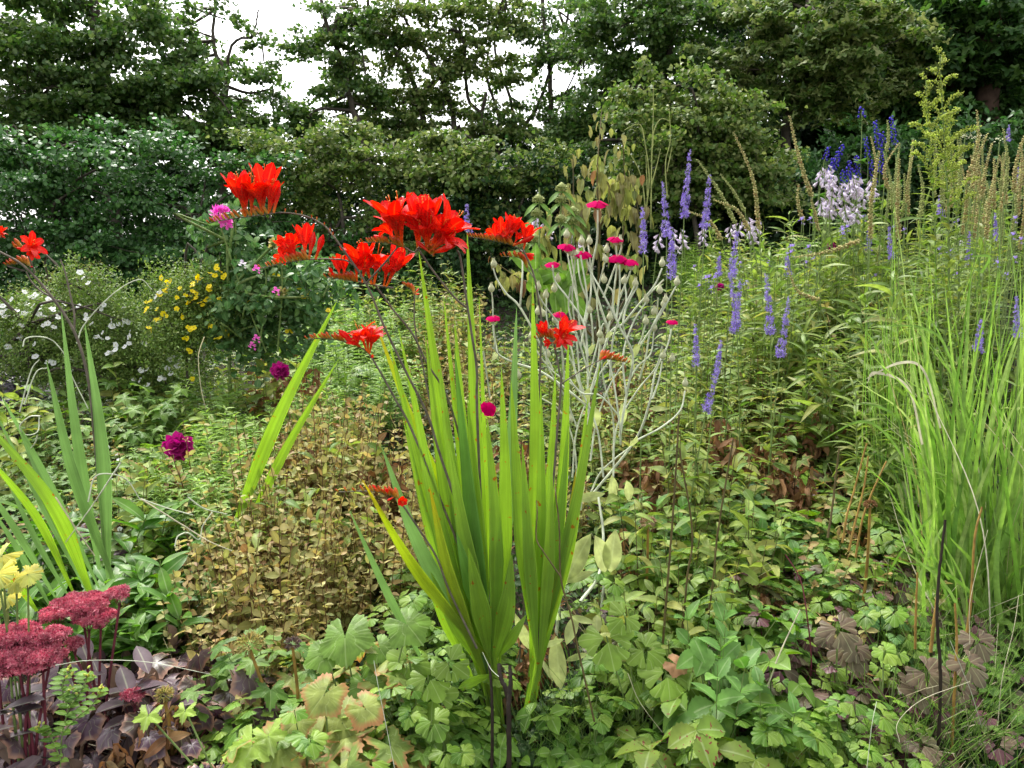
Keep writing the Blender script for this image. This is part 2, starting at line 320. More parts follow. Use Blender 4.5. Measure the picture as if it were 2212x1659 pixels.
# ---------------------------------------------------------------- trees and hedge shrubs
LD = 4.3; LSZ = .84
def woody(name, label, cat, blobs, D0, leafT, lm, lsz, trunks, bark='bark', group=None, sub=.22, per=38, twigs=True, extra=None, flat=.36, trunkpart='trunk', crown='crown'):
    """blobs: (px,py,rx,ry,dens[,dz]); trunks: list of ([(px,py),...], r0, r1)"""
    bx = at(blobs[0][0], 700, D0); t0 = trunks[0][0][0] if trunks else (blobs[0][0], 700)
    b0 = at(t0[0], t0[1], D0); base = (b0[0], D0, float(g(b0[0], D0)))
    r = root(name, label, cat, base, group)
    lv = MB(); tk = MB(); nodes = []
    for pts, r0, r1 in trunks:
        w = [A([at(pts[0][0], pts[0][1], D0)[0], D0, g(at(pts[0][0], 0, D0)[0], D0)-.1])]+[at(p[0], p[1], D0+rs.uniform(-.2, .2)) for p in pts[1:]]
        c = curve(w, 5*len(w)); c[1:] += rs.normal(size=(len(c)-1, 3))*r0*.18; tk.tube(c, np.linspace(r0, r1, len(c)), 7); nodes += list(c[len(c)//3:])
    nodes = A(nodes) if nodes else A([A(base)+A([0, 0, .4])])
    P = []; Dd = []; 
    for b in blobs:
        px, py, rx, ry, dn = b[:5]; dz = b[5] if len(b) > 5 else 0; Y = D0+dz
        c = at(px, py, Y); R = A([rx*Y/F, min(rx, ry)*1.1*Y/F, ry*Y/F])
        nsub = max(3, int(dn*R[0]*R[2]*4/(sub*sub)))
        k = rs.normal(size=(nsub, 3)); k = norm(k)*(rs.uniform(0, 1, (nsub, 1))**.5*1.0+np.abs(rs.normal(size=(nsub, 1)))*.34); cc = c+k*R
        nn = nodes[np.argmin(np.linalg.norm(nodes-c, axis=1))]
        tk.tube(curve([nn, (nn+c)/2+rs.normal(size=3)*.15+A([0, 0, .05]), c], 7), np.linspace(.022, .009, 7)*(D0/10), 4)
        if twigs:
            for q in cc[rs.rand(nsub) < .35]:
                tk.tube(curve([c, (c+q)/2+rs.normal(size=3)*.06, q+(q-c)*.12], 4), np.linspace(.008, .003, 4), 3)
        for q in cc:
            n = int(per*LD*rs.uniform(.5, 1.5)); ax = norm(A([q[0]-c[0]+rs.normal()*.3, q[1]-c[1], (q[2]-c[2])*.5+rs.normal()*.15]))
            t = rs.uniform(-1, 1, n)[:, None]; off = ax*t*sub*1.1 + rs.normal(size=(n, 3))*A([1, 1, flat])*sub*rs.uniform(.22, .5)
            P.append(q+off); dd = norm(ax*.6+rs.normal(size=(n, 3))*.7+A([0, 0, -.25])); Dd.append(dd)
    P = np.vstack(P); Dd = np.vstack(Dd); keep = P[:, 2] > g(P[:, 0], P[:, 1])+.03; P = P[keep]; Dd = Dd[keep]; n = len(P)
    up = norm(rs.normal(size=(n, 3))*.6+A([0, -.2, 1.])); lv.scat(leafT, P, Dd, up, lsz*LSZ*rs.uniform(.55, 1.25, n))
    part(r, crown, lv, lm)
    if tk.v: part(r, trunkpart, tk, M[bark])
    if extra: extra(r, P)
    return r
def berries(r, P):
    mb = MB(); idx = rs.choice(len(P), 70, replace=False); q = P[idx]; q = q[np.argsort(q[:, 1])[:45]]-A([0, .1, 0])
    me = None; b = MB(); b.scat(O_ball, [[0, 0, 0]], [0, 1, 0], [0, 0, 1], 1.); me = b.mesh('berry', M['berry'])
    for p in q: inst(r, 'berry', me, p, (0, 0, 1), (0, 1, 0), rs.uniform(.012, .02))
woody('hawthorn_tree', 'tall dark hawthorn with dense crown filling the upper left corner', 'tree',
      [(20, 50, 110, 120, .75), (60, 200, 140, 110, 1.0), (190, 140, 90, 120, .75), (300, 50, 90, 70, .6), (340, 150, 110, 75, .55), (260, 240, 150, 60, .9), (420, 215, 80, 45, .5), (400, 60, 50, 60, .3), (520, 285, 80, 30, .5), (120, 30, 80, 30, .5), (150, 300, 170, 60, 1), (380, 260, 130, 60, 1), (330, 200, 120, 60, .8), (450, 290, 120, 50, 1), (420, 130, 60, 60, .35), (40, 290, 130, 70, 1)],
      11, L_haw, M['haw'], .075, [([(250, 660), (245, 400), (230, 200), (205, 60), (200, -60)], .10, .06), ([(250, 660), (255, 330), (320, 200), (420, 90)], .05, .02)])
woody('sapling_tree', 'slender sapling with sparse leaves left of the bright sky gap', 'tree',
      [(480, 40, 45, 60, .14), (500, 150, 50, 40, .22), (450, 130, 40, 50, .2), (545, 220, 45, 35, .26), (590, 190, 40, 40, .12), (430, 250, 60, 40, .4), (570, 130, 40, 60, .05), (370, 20, 70, 50, .4), (420, 120, 60, 60, .35), (450, 300, 90, 40, .8), (560, 290, 70, 35, .7)],
      12, L_haw, M['haw'], .065, [([(480, 560), (478, 300), (490, 170), (460, 90), (475, -60)], .055, .015), ([(480, 560), (490, 150), (545, 75), (560, 20)], .03, .01)])
woody('hawthorn_tree', 'leaning hawthorn with open leafy branches just right of the bright sky gap', 'tree',
      [(700, 50, 50, 70, .42), (720, 170, 60, 50, .42), (690, 260, 55, 40, .6), (790, 70, 60, 40, .28), (790, 160, 60, 50, .45), (660, 120, 30, 30, .12), (650, 305, 80, 40, .9), (750, 20, 60, 50, .4), (640, 250, 45, 25, .25), (800, 220, 60, 50, .45)],
      12, L_haw, M['haw'], .07, [([(800, 600), (790, 330), (760, 230), (735, 130), (700, 30), (690, -50)], .06, .02)])
woody('hawthorn_tree', 'open crowned hawthorn with arching grey branches in the middle of the hedge', 'tree',
      [(880, 110, 90, 35, .38), (970, 95, 90, 35, .42), (1050, 120, 80, 35, .4), (930, 30, 70, 35, .4), (1010, 190, 70, 40, .2), (1080, 30, 80, 40, .6), (830, 20, 70, 45, .6), (1000, 40, 70, 50, .5), (900, 70, 90, 50, .45), (780, 110, 60, 60, .5), (860, 230, 80, 40, .38), (960, 250, 80, 35, .25), (900, 300, 90, 45, .8), (780, 300, 70, 45, .9), (1040, 260, 70, 45, .5), (980, 160, 110, 60, .35), (880, 170, 70, 50, .35), (840, 60, 60, 50, .35), (1000, 310, 90, 45, .8), (830, 260, 100, 55, .6), (920, 200, 90, 50, .32), (1020, 140, 70, 50, .3), (1090, 60, 50, 50, .3)],
      12.5, L_haw, M['hawy'], .065, [([(985, 640), (985, 350), (975, 230), (930, 130), (860, 20)], .06, .02), ([(940, 640), (925, 330), (885, 160), (810, 60), (790, -20)], .055, .02), ([(1000, 640), (1045, 300), (1010, 210), (1000, 90), (960, -20)], .04, .015), ([(1000, 640), (1080, 310), (1050, 150), (1090, -20)], .035, .012)])
woody('ash_tree', 'slim straight trunked tree with thin foliage against white sky right of centre', 'tree',
      [(1170, 60, 70, 50, .32), (1180, 150, 60, 40, .26), (1240, 200, 50, 40, .1), (1120, 220, 60, 40, .3), (1200, 300, 80, 40, .4), (1120, 330, 80, 40, .8), (1250, 60, 60, 60, .5), (1150, 130, 90, 90, .3), (1240, 290, 60, 50, .6), (1060, 350, 80, 40, .8), (1100, 290, 90, 50, .9), (1220, 330, 70, 50, .9), (1260, 150, 50, 60, .5)],
      13, L_haw, M['haw'], .065, [([(1190, 640), (1180, 350), (1190, 200), (1165, -40)], .055, .03), ([(1140, 640), (1120, 330), (1165, 220), (1220, 60), (1240, -40)], .04, .015), ([(1100, 640), (1095, 350), (1110, 250), (1075, 130), (1060, 0)], .04, .015), ([(1230, 640), (1215, 330), (1190, 280), (1260, 120)], .03, .01)])
woody('hawthorn_tree', 'dense leafy hawthorn rising behind the wilting shrub', 'tree',
      [(1330, 60, 80, 90, .9), (1300, 200, 60, 60, .8), (1430, 120, 110, 100, 1.), (1480, 30, 110, 60, 1.), (1400, 250, 90, 50, 1.), (1290, 290, 70, 60, .9), (1560, 150, 80, 80, .9), (1300, 120, 60, 90, .6), (1260, 330, 70, 50, .9)],
      11.5, L_haw, M['haw'], .07, [([(1420, 660), (1400, 350), (1440, 150), (1480, -40)], .07, .03)])
woody('field_maple', 'maple with pale green hanging sprays over the dark hollow', 'tree',
      [(1790, 50, 60, 60, 1., -.8), (1850, 110, 80, 70, 1, -.8), (1760, 120, 70, 60, .9, -.5), (1820, 190, 70, 50, .8, -.5), (1680, 60, 90, 70, .9), (1620, 150, 90, 70, .9), (1660, 230, 80, 50, .8), (1760, 220, 80, 50, .8), (1720, 20, 100, 60, 1), (1930, 60, 90, 60, .8), (1940, 160, 70, 50, .6)],
      10.5, L_map, M['hawy'], .12, [([(1790, 640), (1700, 330), (1720, 150), (1760, -40)], .07, .04)], per=22)
woody('sycamore_tree', 'large shaded sycamore with a stout brown trunk in the upper right corner', 'tree',
      [(2050, 60, 120, 90, .8), (2180, 60, 90, 110, .8, -.5), (2080, 190, 110, 70, .7, .4), (2200, 230, 70, 80, .9), (1980, 130, 80, 100, .9), (1960, 260, 100, 50, .9), (2060, 290, 120, 40, 1), (2160, 320, 90, 50, 1), (1880, 220, 60, 70, .8)],
      11, L_map, M['mapl'], .17, [([(2130, 640), (2140, 300), (2132, 150), (2120, -60)], .16, .14), ([(2130, 640), (2100, 250), (2000, 150), (1930, 90)], .05, .02)], bark='barkb', per=16)
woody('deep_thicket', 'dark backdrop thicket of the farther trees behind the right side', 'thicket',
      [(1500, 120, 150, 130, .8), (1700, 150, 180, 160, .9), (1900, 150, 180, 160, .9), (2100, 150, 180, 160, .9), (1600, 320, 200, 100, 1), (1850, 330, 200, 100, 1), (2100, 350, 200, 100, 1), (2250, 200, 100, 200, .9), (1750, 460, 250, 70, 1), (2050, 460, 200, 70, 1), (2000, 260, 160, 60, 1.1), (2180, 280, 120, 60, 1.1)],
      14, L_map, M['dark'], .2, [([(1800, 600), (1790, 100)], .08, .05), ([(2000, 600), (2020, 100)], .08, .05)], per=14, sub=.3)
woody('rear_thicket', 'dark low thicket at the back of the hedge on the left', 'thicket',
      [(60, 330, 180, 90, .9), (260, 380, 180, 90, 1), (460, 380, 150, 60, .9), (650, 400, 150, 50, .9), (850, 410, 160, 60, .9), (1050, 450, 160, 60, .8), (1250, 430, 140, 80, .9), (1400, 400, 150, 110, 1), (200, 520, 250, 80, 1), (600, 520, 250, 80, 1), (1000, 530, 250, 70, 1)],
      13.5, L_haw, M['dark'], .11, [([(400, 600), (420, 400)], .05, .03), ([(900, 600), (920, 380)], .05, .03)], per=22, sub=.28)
woody('snowberry_bush', 'big snowberry bush with white berries at the left edge', 'shrub',
      [(60, 380, 110, 60, 1), (180, 400, 120, 70, 1), (60, 500, 120, 70, 1.), (190, 510, 120, 70, 1), (60, 600, 130, 45, 1), (220, 600, 120, 50, .9), (300, 340, 90, 50, .9), (100, 310, 100, 50, .5), (220, 290, 90, 50, .5), (30, 270, 70, 60, .4)],
      9, L_round, M['snow'], .062, [([(120, 660), (120, 480)], .02, .01)], extra=berries, per=34, trunkpart='branches', crown='foliage')
woody('snowberry_bush', 'rounded snowberry bush with white berries behind the pink rose', 'shrub',
      [(340, 440, 110, 60, 1), (450, 360, 90, 50, .9), (460, 460, 110, 60, 1), (370, 560, 120, 60, 1.), (500, 560, 100, 50, 1), (570, 380, 70, 50, .8), (580, 480, 80, 60, 1)],
      9.3, L_round, M['snow'], .062, [([(420, 660), (420, 480)], .02, .01)], extra=berries, per=34, trunkpart='branches', crown='foliage')
woody('hawthorn_bush', 'low hawthorn bush with pale tipped layers behind the tallest red flower', 'shrub',
      [(690, 330, 110, 35, 1, -.2), (640, 400, 80, 45, .9), (780, 400, 100, 40, 1), (690, 480, 110, 50, .9), (780, 350, 100, 28, .9, -.4), (640, 300, 80, 35, .6), (740, 270, 70, 35, .5), (850, 320, 70, 35, .7), (720, 560, 130, 50, .8), (840, 470, 70, 50, .8)],
      9.6, L_haw, M['hawy'], .06, [([(750, 660), (740, 470), (720, 380)], .03, .012)], trunkpart='branches', crown='foliage')
woody('hawthorn_bush', 'spreading hawthorn bush with pale shoots left of the wilting shrub', 'shrub',
      [(960, 350, 100, 30, 1, -.3), (1050, 360, 90, 35, 1, -.2), (1130, 400, 90, 45, .9), (940, 430, 90, 50, .9), (1040, 450, 100, 50, 1), (1150, 480, 90, 50, .9), (880, 520, 90, 50, .8), (1000, 560, 130, 45, .9), (1200, 360, 60, 40, .8), (1150, 580, 100, 40, .9), (1020, 300, 60, 30, .5), (930, 320, 50, 25, .4), (880, 380, 60, 40, .8)],
      9.4, L_haw, M['hawy'], .06, [([(1020, 660), (1010, 480), (1040, 380)], .03, .012)], trunkpart='branches', crown='foliage')
woody('hawthorn_bush', 'domed yellowish green hawthorn bush behind the violet spikes', 'shrub',
      [(1440, 240, 90, 50, 1), (1530, 270, 90, 55, 1), (1600, 340, 80, 60, 1), (1480, 340, 110, 60, 1), (1400, 330, 70, 70, 1), (1640, 420, 80, 50, .9), (1540, 430, 110, 50, 1), (1430, 430, 100, 50, 1), (1660, 310, 50, 30, .6), (1400, 200, 80, 50, .6), (1500, 200, 90, 50, .5), (1580, 250, 70, 50, .6)],
      8.6, L_haw, M['hawy'], .06, [([(1520, 640), (1500, 450), (1510, 330)], .035, .012)], trunkpart='branches', crown='foliage')
woody('bramble_thicket', 'dark green bramble thicket behind the indigo monkshood', 'shrub',
      [(1720, 380, 80, 50, .9), (1820, 350, 90, 60, .9), (1920, 310, 80, 50, .9), (1900, 400, 100, 50, .9), (2020, 380, 90, 60, .9), (2130, 330, 100, 60, 1), (1740, 470, 100, 50, .8), (2200, 420, 80, 60, .9)],
      9.5, L_tooth, M['snow'], .08, [([(1900, 600), (1890, 400)], .02, .01)], trunkpart='branches', crown='foliage')
for nm_, lb_, D_, T_, m_, sz_, bl_ in [
    ('snowberry_bush', 'low dark snowberry growth at the foot of the hedge behind the white shrub', 9.1, 'L_round', 'snow', .06, [(x, y, 110, 45, 1.1) for x in range(-20, 460, 90) for y in (560, 630)]),
    ('bramble_bush', 'dark bramble growth at the foot of the hedge behind the red flowers', 9.4, 'L_tooth', 'snow', .075, [(x, y, 110, 50, 1.1) for x in range(520, 960, 90) for y in (540, 620)]),
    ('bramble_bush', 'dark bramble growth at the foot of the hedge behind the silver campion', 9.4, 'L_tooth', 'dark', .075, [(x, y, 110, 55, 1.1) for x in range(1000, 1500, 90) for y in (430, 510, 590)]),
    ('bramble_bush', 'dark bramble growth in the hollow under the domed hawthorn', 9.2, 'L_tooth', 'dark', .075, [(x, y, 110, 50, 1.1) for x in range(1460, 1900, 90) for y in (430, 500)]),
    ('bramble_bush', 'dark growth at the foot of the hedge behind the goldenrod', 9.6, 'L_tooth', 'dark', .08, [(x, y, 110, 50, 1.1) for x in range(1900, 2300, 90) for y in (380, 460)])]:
    woody(nm_, lb_, 'shrub', bl_, D_, globals()[T_], M[m_], sz_, [([(bl_[4][0], 660), (bl_[4][0]+5, bl_[4][1])], .02, .01)], trunkpart='branches', crown='foliage', per=26)
# ---------------------------------------------------------------- crocosmia (the red flowered plant in the middle)
YC = 2.18
def blade(r, tip, base, w, mat, dz=0, bow=0, dzb=0, yaw=None, Y=None, mid=None, ground_px=None):
    Y = Y or YC
    a = at(base[0], base[1], Y+dzb*.5); b = at(tip[0], tip[1], Y+dz)
    m = at((tip[0]+base[0])/2+bow, (tip[1]+base[1])/2, Y+(dz+dzb)*.5-.02) if mid is None else at(mid[0], mid[1], Y+(dz+dzb)*.5-.04)
    a = a.copy()
    k_ = 4 if ground_px else 0; c = curve([a, m, b], 26-k_)
    if ground_px:
        q = at(ground_px[0], ground_px[1], Y+dzb*.3); q[2] = min(q[2], g(q[0], q[1])+.02); c = np.vstack([q+(c[0]-q)*(i/4.) for i in range(4)]+[c]); c = c[np.clip(np.arange(26), 0, len(c)-1)]
    T = norm(np.gradient(c, axis=0)); yaw = rs.uniform(-.55, .55) if yaw is None else yaw
    fc = A([sin(yaw), -cos(yaw), .15]); X = norm(np.cross(T, fc)); N = np.cross(X, T)
    t = np.linspace(0, 1, 26); ww = w*np.clip((.22 if ground_px else .3)+2.1*(t-(.15 if ground_px else 0)), .22, 1)*np.clip((1-t)/.55, 0, 1)**.8*.5+.0006
    n = 11; u = np.linspace(-1, 1, n); tw = rs.uniform(-.35, .35)*t
    zz = (.10*np.where(np.arange(n) % 2, 1, -1))[None]*ww[:, None]+(.35*np.abs(u)[None])*ww[:, None]
    Xr = X*np.cos(tw)[:, None]+N*np.sin(tw)[:, None]; Nr = N*np.cos(tw)[:, None]-X*np.sin(tw)[:, None]
    V = c[:, None]+Xr[:, None]*(u[None]*ww[:, None])[..., None]+Nr[:, None]*zz[..., None]
    mb = MB(); i = np.arange(25)[:, None]*n; j = np.arange(n-1)[None]
    mb.add(V.reshape(-1, 3), np.stack(np.broadcast_arrays((u*.5+.5)[None], t[:, None]), -1).reshape(-1, 2), np.stack([i+j, i+j+1, i+n+j+1, i+n+j], -1).reshape(-1, 4))
    return part(r, 'leaf', mb, mat)
def croc_flower(openness, seed, curvef=.25):
    """funnel flower one unit long along +y"""
    q = random.Random(seed); mb = MB(); n = 6; V = []; U = []
    prof = [(0, .028), (.15, .03), (.3, .04), (.42, .06), (.52, .095)]
    for t, rr in prof:
        for k in range(12): a = k*pi/6; V.append((cos(a)*rr, t, sin(a)*rr+curvef*t*t)); U.append((k/12, t))
    f = [(i*12+k, i*12+(k+1) % 12, i*12+12+(k+1) % 12, i*12+12+k) for i in range(4) for k in range(12)]
    mb.add(V, U, f)
    for p in range(6):
        a = p*pi/3+q.uniform(-.1, .1); L = q.uniform(.46, .66); op = openness*q.uniform(.75, 1.2); v = []; u = []
        yc, rc = .46, .08; ang = .25
        for i in range(7):
            t = i/6; wd = (.05+.14*sin(pi*min(1, t*.80+.12))**.8)*(1 if i < 6 else .25)
            for sd in (-1, 0, 1):
                x, z = cos(a)*rc-sin(a)*sd*wd*.72, sin(a)*rc+cos(a)*sd*wd*.72
                v.append((x*1., yc-abs(sd)*.0+(.03 if sd else 0), z+curvef*.27+curvef*.5*(yc-.5))); u.append((.5+.5*sd, .5+.5*t))
            ang += op*.27; yc += cos(ang)*L/6; rc += sin(ang)*L/6
        mb.add(v, u, [(i*3+c, i*3+c+1, i*3+c+4, i*3+c+3) for i in range(6) for c in (0, 1)])
    st = MB()
    for k in range(4):
        a = q.uniform(0, 6.3); e = (cos(a)*.05, .98+q.uniform(-.1, .1), sin(a)*.05+curvef*.6)
        st.tube([(0, .3, .02), (cos(a)*.03, .75, curvef*.25), e], [.009, .008, .007], 3); st.scat(O_small, [e], [0, 0, 1], [0, 1, 0], .045)
    return mb.mesh('flower', M['red']), st.mesh('stamens', M['stam'])
FL = [croc_flower(o, i) for i, o in enumerate((.18, .42, .95, .6, .3))]
def T_fb():
    mb = MB(); c = curve([(0, 0, 0), (0, .5, .04), (0, 1, .16)], 9); mb.tube(c, [.04, .045, .05, .06, .085, .11, .115, .08, .015], 8); return mb.mesh('flower_bud', M['red'])
def T_gb():
    mb = MB(); c = curve([(0, 0, 0), (0, .5, .08), (0, 1, .2)], 7); mb.tube(c, [.10, .15, .14, .15, .17, .13, .03], 6); return mb.mesh('bud', M['bud'])
FB = T_fb(); GB = T_gb()
def spike(r, axis, Y, flowers, buds=None, r0=.0024, seeds=None, stem=None):
    """axis px list; flowers: (base px, tip px, type); buds: (t0,t1,n)"""
    w = A([at(p[0], p[1], Y+.02*sin(i*1.3)) for i, p in enumerate(axis)]); c = curve(w, 30); mb = MB(); mb.tube(c, np.linspace(r0, r0*.5, 30), 6)
    ax = part(r, 'flower_spike', mb, M['cstem'])
    for k, (b, t, ty) in enumerate(flowers):
        if ty != 'b' and len(flowers) > 6 and k % 4 == 3: continue
        bb = at(b[0], b[1], Y); bb = c[np.argmin(np.linalg.norm(c-bb, axis=1))] if True else bb
        tt = at(t[0], t[1], Y+rs.uniform(-.035, .03)); L = np.linalg.norm(tt-bb); d = tt-bb
        up = A([rs.uniform(-.5, .5), -1, .2])
        if ty == 'b': inst(r, 'flower_bud', FB, bb, d, up, L, ax)
        else:
            f = inst(r, 'flower', FL[ty if isinstance(ty, int) else rs.randint(5)][0], bb, d, up, L/.98, ax)
            inst(r, 'stamens', FL[ty][1], bb, d, up, L/.98, ax)
    if buds:
        t0, t1, n = buds; T = norm(np.gradient(c, axis=0))
        for k in range(n):
            q = t0+(t1-t0)*k/max(1, n-1); i = min(29, int(q*29)); L = .032*(1-.6*(k/n)) 
            sd = 1 if k % 2 else -1
            d = A([0, 0, 1.])+T[i]*.75+A([0, -.45*sd, 0]); inst(r, 'bud', GB, c[i], d, A([0, -1, .3]), L, ax)
    if seeds:
        t0, t1, n = seeds
        for k in range(n):
            i = min(29, int((t0+(t1-t0)*k/max(1, n-1))*29)); inst(r, 'bud', GB, c[i], A([rs.uniform(-.2, .2), -.3*(-1)**k, 1]), A([0, -1, 0]), .011, ax)
    return ax
def stalk(r, pts, Y0, Y1, r0=.0042, r1=.0026, name='flower_stalk', mat='cstem'):
    n = len(pts); w = [at(p[0], p[1], Y0+(Y1-Y0)*i/(n-1)) for i, p in enumerate(pts)]; mb = MB(); c = curve(w, 8*n); mb.tube(c, np.linspace(r0, r1, len(c)), 7)
    return part(r, name, mb, M[mat])
bx, by = at(1078, 1560, YC)[:2]
cr = root('crocosmia', 'large crocosmia with tall sword leaves and arching scarlet flower spikes in the centre foreground', 'flowering plant', (bx, by, float(g(bx, by))))
BA = (1040, 1440); c_, d_, y_, p_ = M['croc'], M['crocd'], M['crocy'], M['crocp']
# tip, base, width, material, tip depth, bow, base depth
for tip, base, w, m_, dz, bow, dzb in [
    ((905, 544), (1050, 1470), .034, c_, .12, -8, .06), ((1009, 500), (1052, 1500), .032, c_, .10, -2, .04), ((838, 728), (1040, 1500), .032, c_, .06, -12, .03),
    ((861, 710), (1030, 1480), .024, c_, .14, -6, .08), ((808, 690), (1000, 1200), .020, y_, .16, -10, .1), ((918, 717), (1045, 1500), .034, c_, .02, -12, 0),
    ((982, 692), (1045, 1490), .030, c_, .05, -4, .02), ((982, 756), (1060, 1470), .040, d_, -.06, -3, -.03), ((1116, 664), (1052, 1500), .034, p_, .16, 14, .06),
    ((1083, 795), (1060, 1500), .040, c_, .0, 16, -.01), ((1150, 600), (1150, 1480), .032, c_, .08, 6, .05), ((1104, 823), (1158, 1490), .036, c_, -.05, -6, -.02),
    ((1228, 731), (1160, 1500), .034, c_, .08, 16, .05), ((1298, 777), (1162, 1500), .030, c_, -.02, 14, 0), ((1168, 830), (1160, 1490), .028, c_, -.02, 8, 0),
    ((1200, 800), (1160, 1500), .030, c_, .08, 4, .04), ((1228, 911), (1162, 1500), .026, c_, .03, 12, .0), ((824, 964), (1035, 1480), .032, p_, -.08, -22, -.04),
    ((782, 1035), (1045, 1500), .034, y_, -.22, -18, -.08), ((928, 1052), (1058, 1490), .034, y_, -.16, -12, -.06), ((1012, 1183), (1062, 1500), .040, c_, -.18, 2, -.08),
    ((1106, 1197), (1068, 1520), .042, c_, -.12, 10, -.06), ((990, 1487), (1062, 1620), .028, c_, -.2, -8, -.12), ((1137, 1328), (1105, 1530), .024, c_, -.12, 2, -.06),
    ((755, 1102), (835, 1470), .020, p_, -.05, -4, .02), ((958, 640), (1040, 1400), .020, c_, .2, -2, .12), ((884, 800), (1040, 1500), .036, c_, -.02, -14, 0),
    ((945, 760), (1055, 1500), .036, c_, .03, -8, .0), ((1010, 860), (1066, 1500), .034, c_, -.03, 4, -.03), ((1052, 900), (1066, 1500), .034, c_, -.04, 12, -.03),
    ((1068, 1000), (1075, 1520), .030, y_, .08, 8, .03), ((966, 940), (1060, 1510), .034, c_, -.09, -6, -.05), ((905, 1180), (1000, 1500), .026, c_, -.05, -8, -.02),
    ((930, 1235), (1020, 1520), .026, c_, -.1, -8, -.05), ((986, 1150), (1020, 1360), .03, d_, -.14, 0, -.08), ((1270, 860), (1165, 1480), .026, c_, .1, 16, .06),
    ((1190, 960), (1165, 1500), .026, c_, -.08, 8, -.04), ((1128, 960), (1160, 1490), .030, c_, -.1, -2, -.05), ((1245, 1010), (1162, 1500), .022, y_, .0, 14, .0), ((870, 900), (1020, 1420), .028, c_, .05, -14, .03),
    ((1035, 640), (1050, 1400), .018, c_, .2, 4, .12), ((935, 880), (1050, 1480), .034, d_, .1, -6, .06), ((1185, 1240), (1150, 1500), .022, c_, .1, 4, .06), ((1145, 1120), (1150, 1500), .022, d_, .12, 4, .1)]:
    B_ = base[0] > 1110; cx_, gx_ = (1155, 1135) if B_ else (1052, 1078)
    blade(cr, tip, (cx_+(base[0]-cx_)*.6+rs.uniform(-9, 9), min(base[1], 1440)+rs.uniform(-30, 30)), w*1.48, m_, dz, bow, dzb, ground_px=(gx_+rs.uniform(-14, 14), 1590))
# arching stalks and their spikes
stalk(cr, [(1055, 1480), (1010, 1180)]+K(4, 630, 1330, 560, 1110, 430, 850, 300, 580, 185, 310, 0, 40), YC, YC-.1)
stalk(cr, [(1045, 1450), (1010, 1050)]+K(4, 700, 1050, 560, 800, 470, 620, 350, 470, 220, 290), YC+.1, YC-.02, .0036)
stalk(cr, [(1055, 1450)]+K(4, 870, 1200, 865, 850, 830, 600, 800, 400, 765, 160, 745, 110), YC, YC-.05, .0042)
stalk(cr, K(4, 800, 460, 730, 400, 600, 240, 505, 100), YC-.03, YC-.08, .003)
stalk(cr, [(1120, 1450)]+K(4, 1240, 1200, 1250, 900, 1260, 560, 1240, 400, 1210, 250, 1140, 90), YC+.15, YC+.1, .0032)
stalk(cr, [(1000, 1200)]+K(4, 480, 1240, 370, 1030, 300, 900, 230, 780), YC-.02, YC-.06, .0036)
stalk(cr, [(1160, 1420)]+K(4, 1335, 1500, 1350, 1300, 1380, 930, 1370, 850, 1340, 690), YC-.02, YC-.06, .0036)
stalk(cr, K(4, 1380, 930, 1500, 850, 1640, 770), YC-.05, YC-.03, .002, .0012)
stalk(cr, [(1030, 1400)]+K(7, 700, 580, 620, 370, 520, 210, 400, 30), YC-.12, YC-.18, .0034)
stalk(cr, K(4, 190, 310, 290, 200, 380, 90), YC-.1, YC-.12, .0028, .002)
stalk(cr, [(935, 900), (915, 800)]+K(4, 486, 580, 485, 380), YC+.4, YC+.4, .003, .002)
f0 = lambda l: [(K(0, a, b)[0], K(0, c, d)[0], t) for a, b, c, d, t in l]
f1 = lambda l: [(K(1, a, b)[0], K(1, c, d)[0], t) for a, b, c, d, t in l]
f4 = lambda l: [(K(4, a, b)[0], K(4, c, d)[0], t) for a, b, c, d, t in l]
spike(cr, [(725, 516), (700, 487), (660, 467), (610, 459), (560, 465), (510, 471), (470, 478), (452, 482)], YC-.1,
      f0([(1690, 1300, 1715, 1130, 'b'), (1660, 1305, 1668, 1110, 0), (1625, 1310, 1628, 1050, 0), (1590, 1310, 1590, 1045, 1), (1560, 1310, 1545, 1060, 2), (1530, 1310, 1490, 1130, 3), (1520, 1310, 1450, 1070, 0), (1540, 1300, 1445, 1215, 2), (1500, 1310, 1520, 1100, 1), (1610, 1300, 1560, 1100, 2), (1640, 1310, 1700, 1150, 'b')]), (.55, 1, 14), seeds=(.05, .42, 8))
spike(cr, K(0, 2160, 1620, 2110, 1592, 2000, 1585, 1900, 1588, 1800, 1600, 1700, 1620, 1600, 1642), YC-.08,
      f0([(1930, 1585, 1985, 1430, 'b'), (1890, 1590, 1925, 1420, 'b'), (1875, 1590, 1865, 1395, 0), (1850, 1592, 1825, 1390, 1), (1830, 1595, 1780, 1440, 2), (1800, 1600, 1740, 1470, 1), (1790, 1600, 1720, 1560, 2), (1860, 1590, 1800, 1400, 3), (1840, 1592, 1770, 1500, 2)]), (.55, 1, 14), seeds=(.05, .3, 5))
spike(cr, [(850, 622), (800, 614), (760, 606), (705, 599)], YC-.04, [((b, 606), t, ty) for b, t, ty in [(722, (712, 574), 'b'), (735, (728, 560), 0), (748, (740, 556), 1), (760, (752, 550), 2), (772, (768, 530), 1), (785, (790, 548), 2), (800, (778, 522), 1), (812, (818, 540), 3), (825, (842, 552), 2), (835, (874, 543), 0), (805, (820, 525), 2)]], (.62, 1, 12))
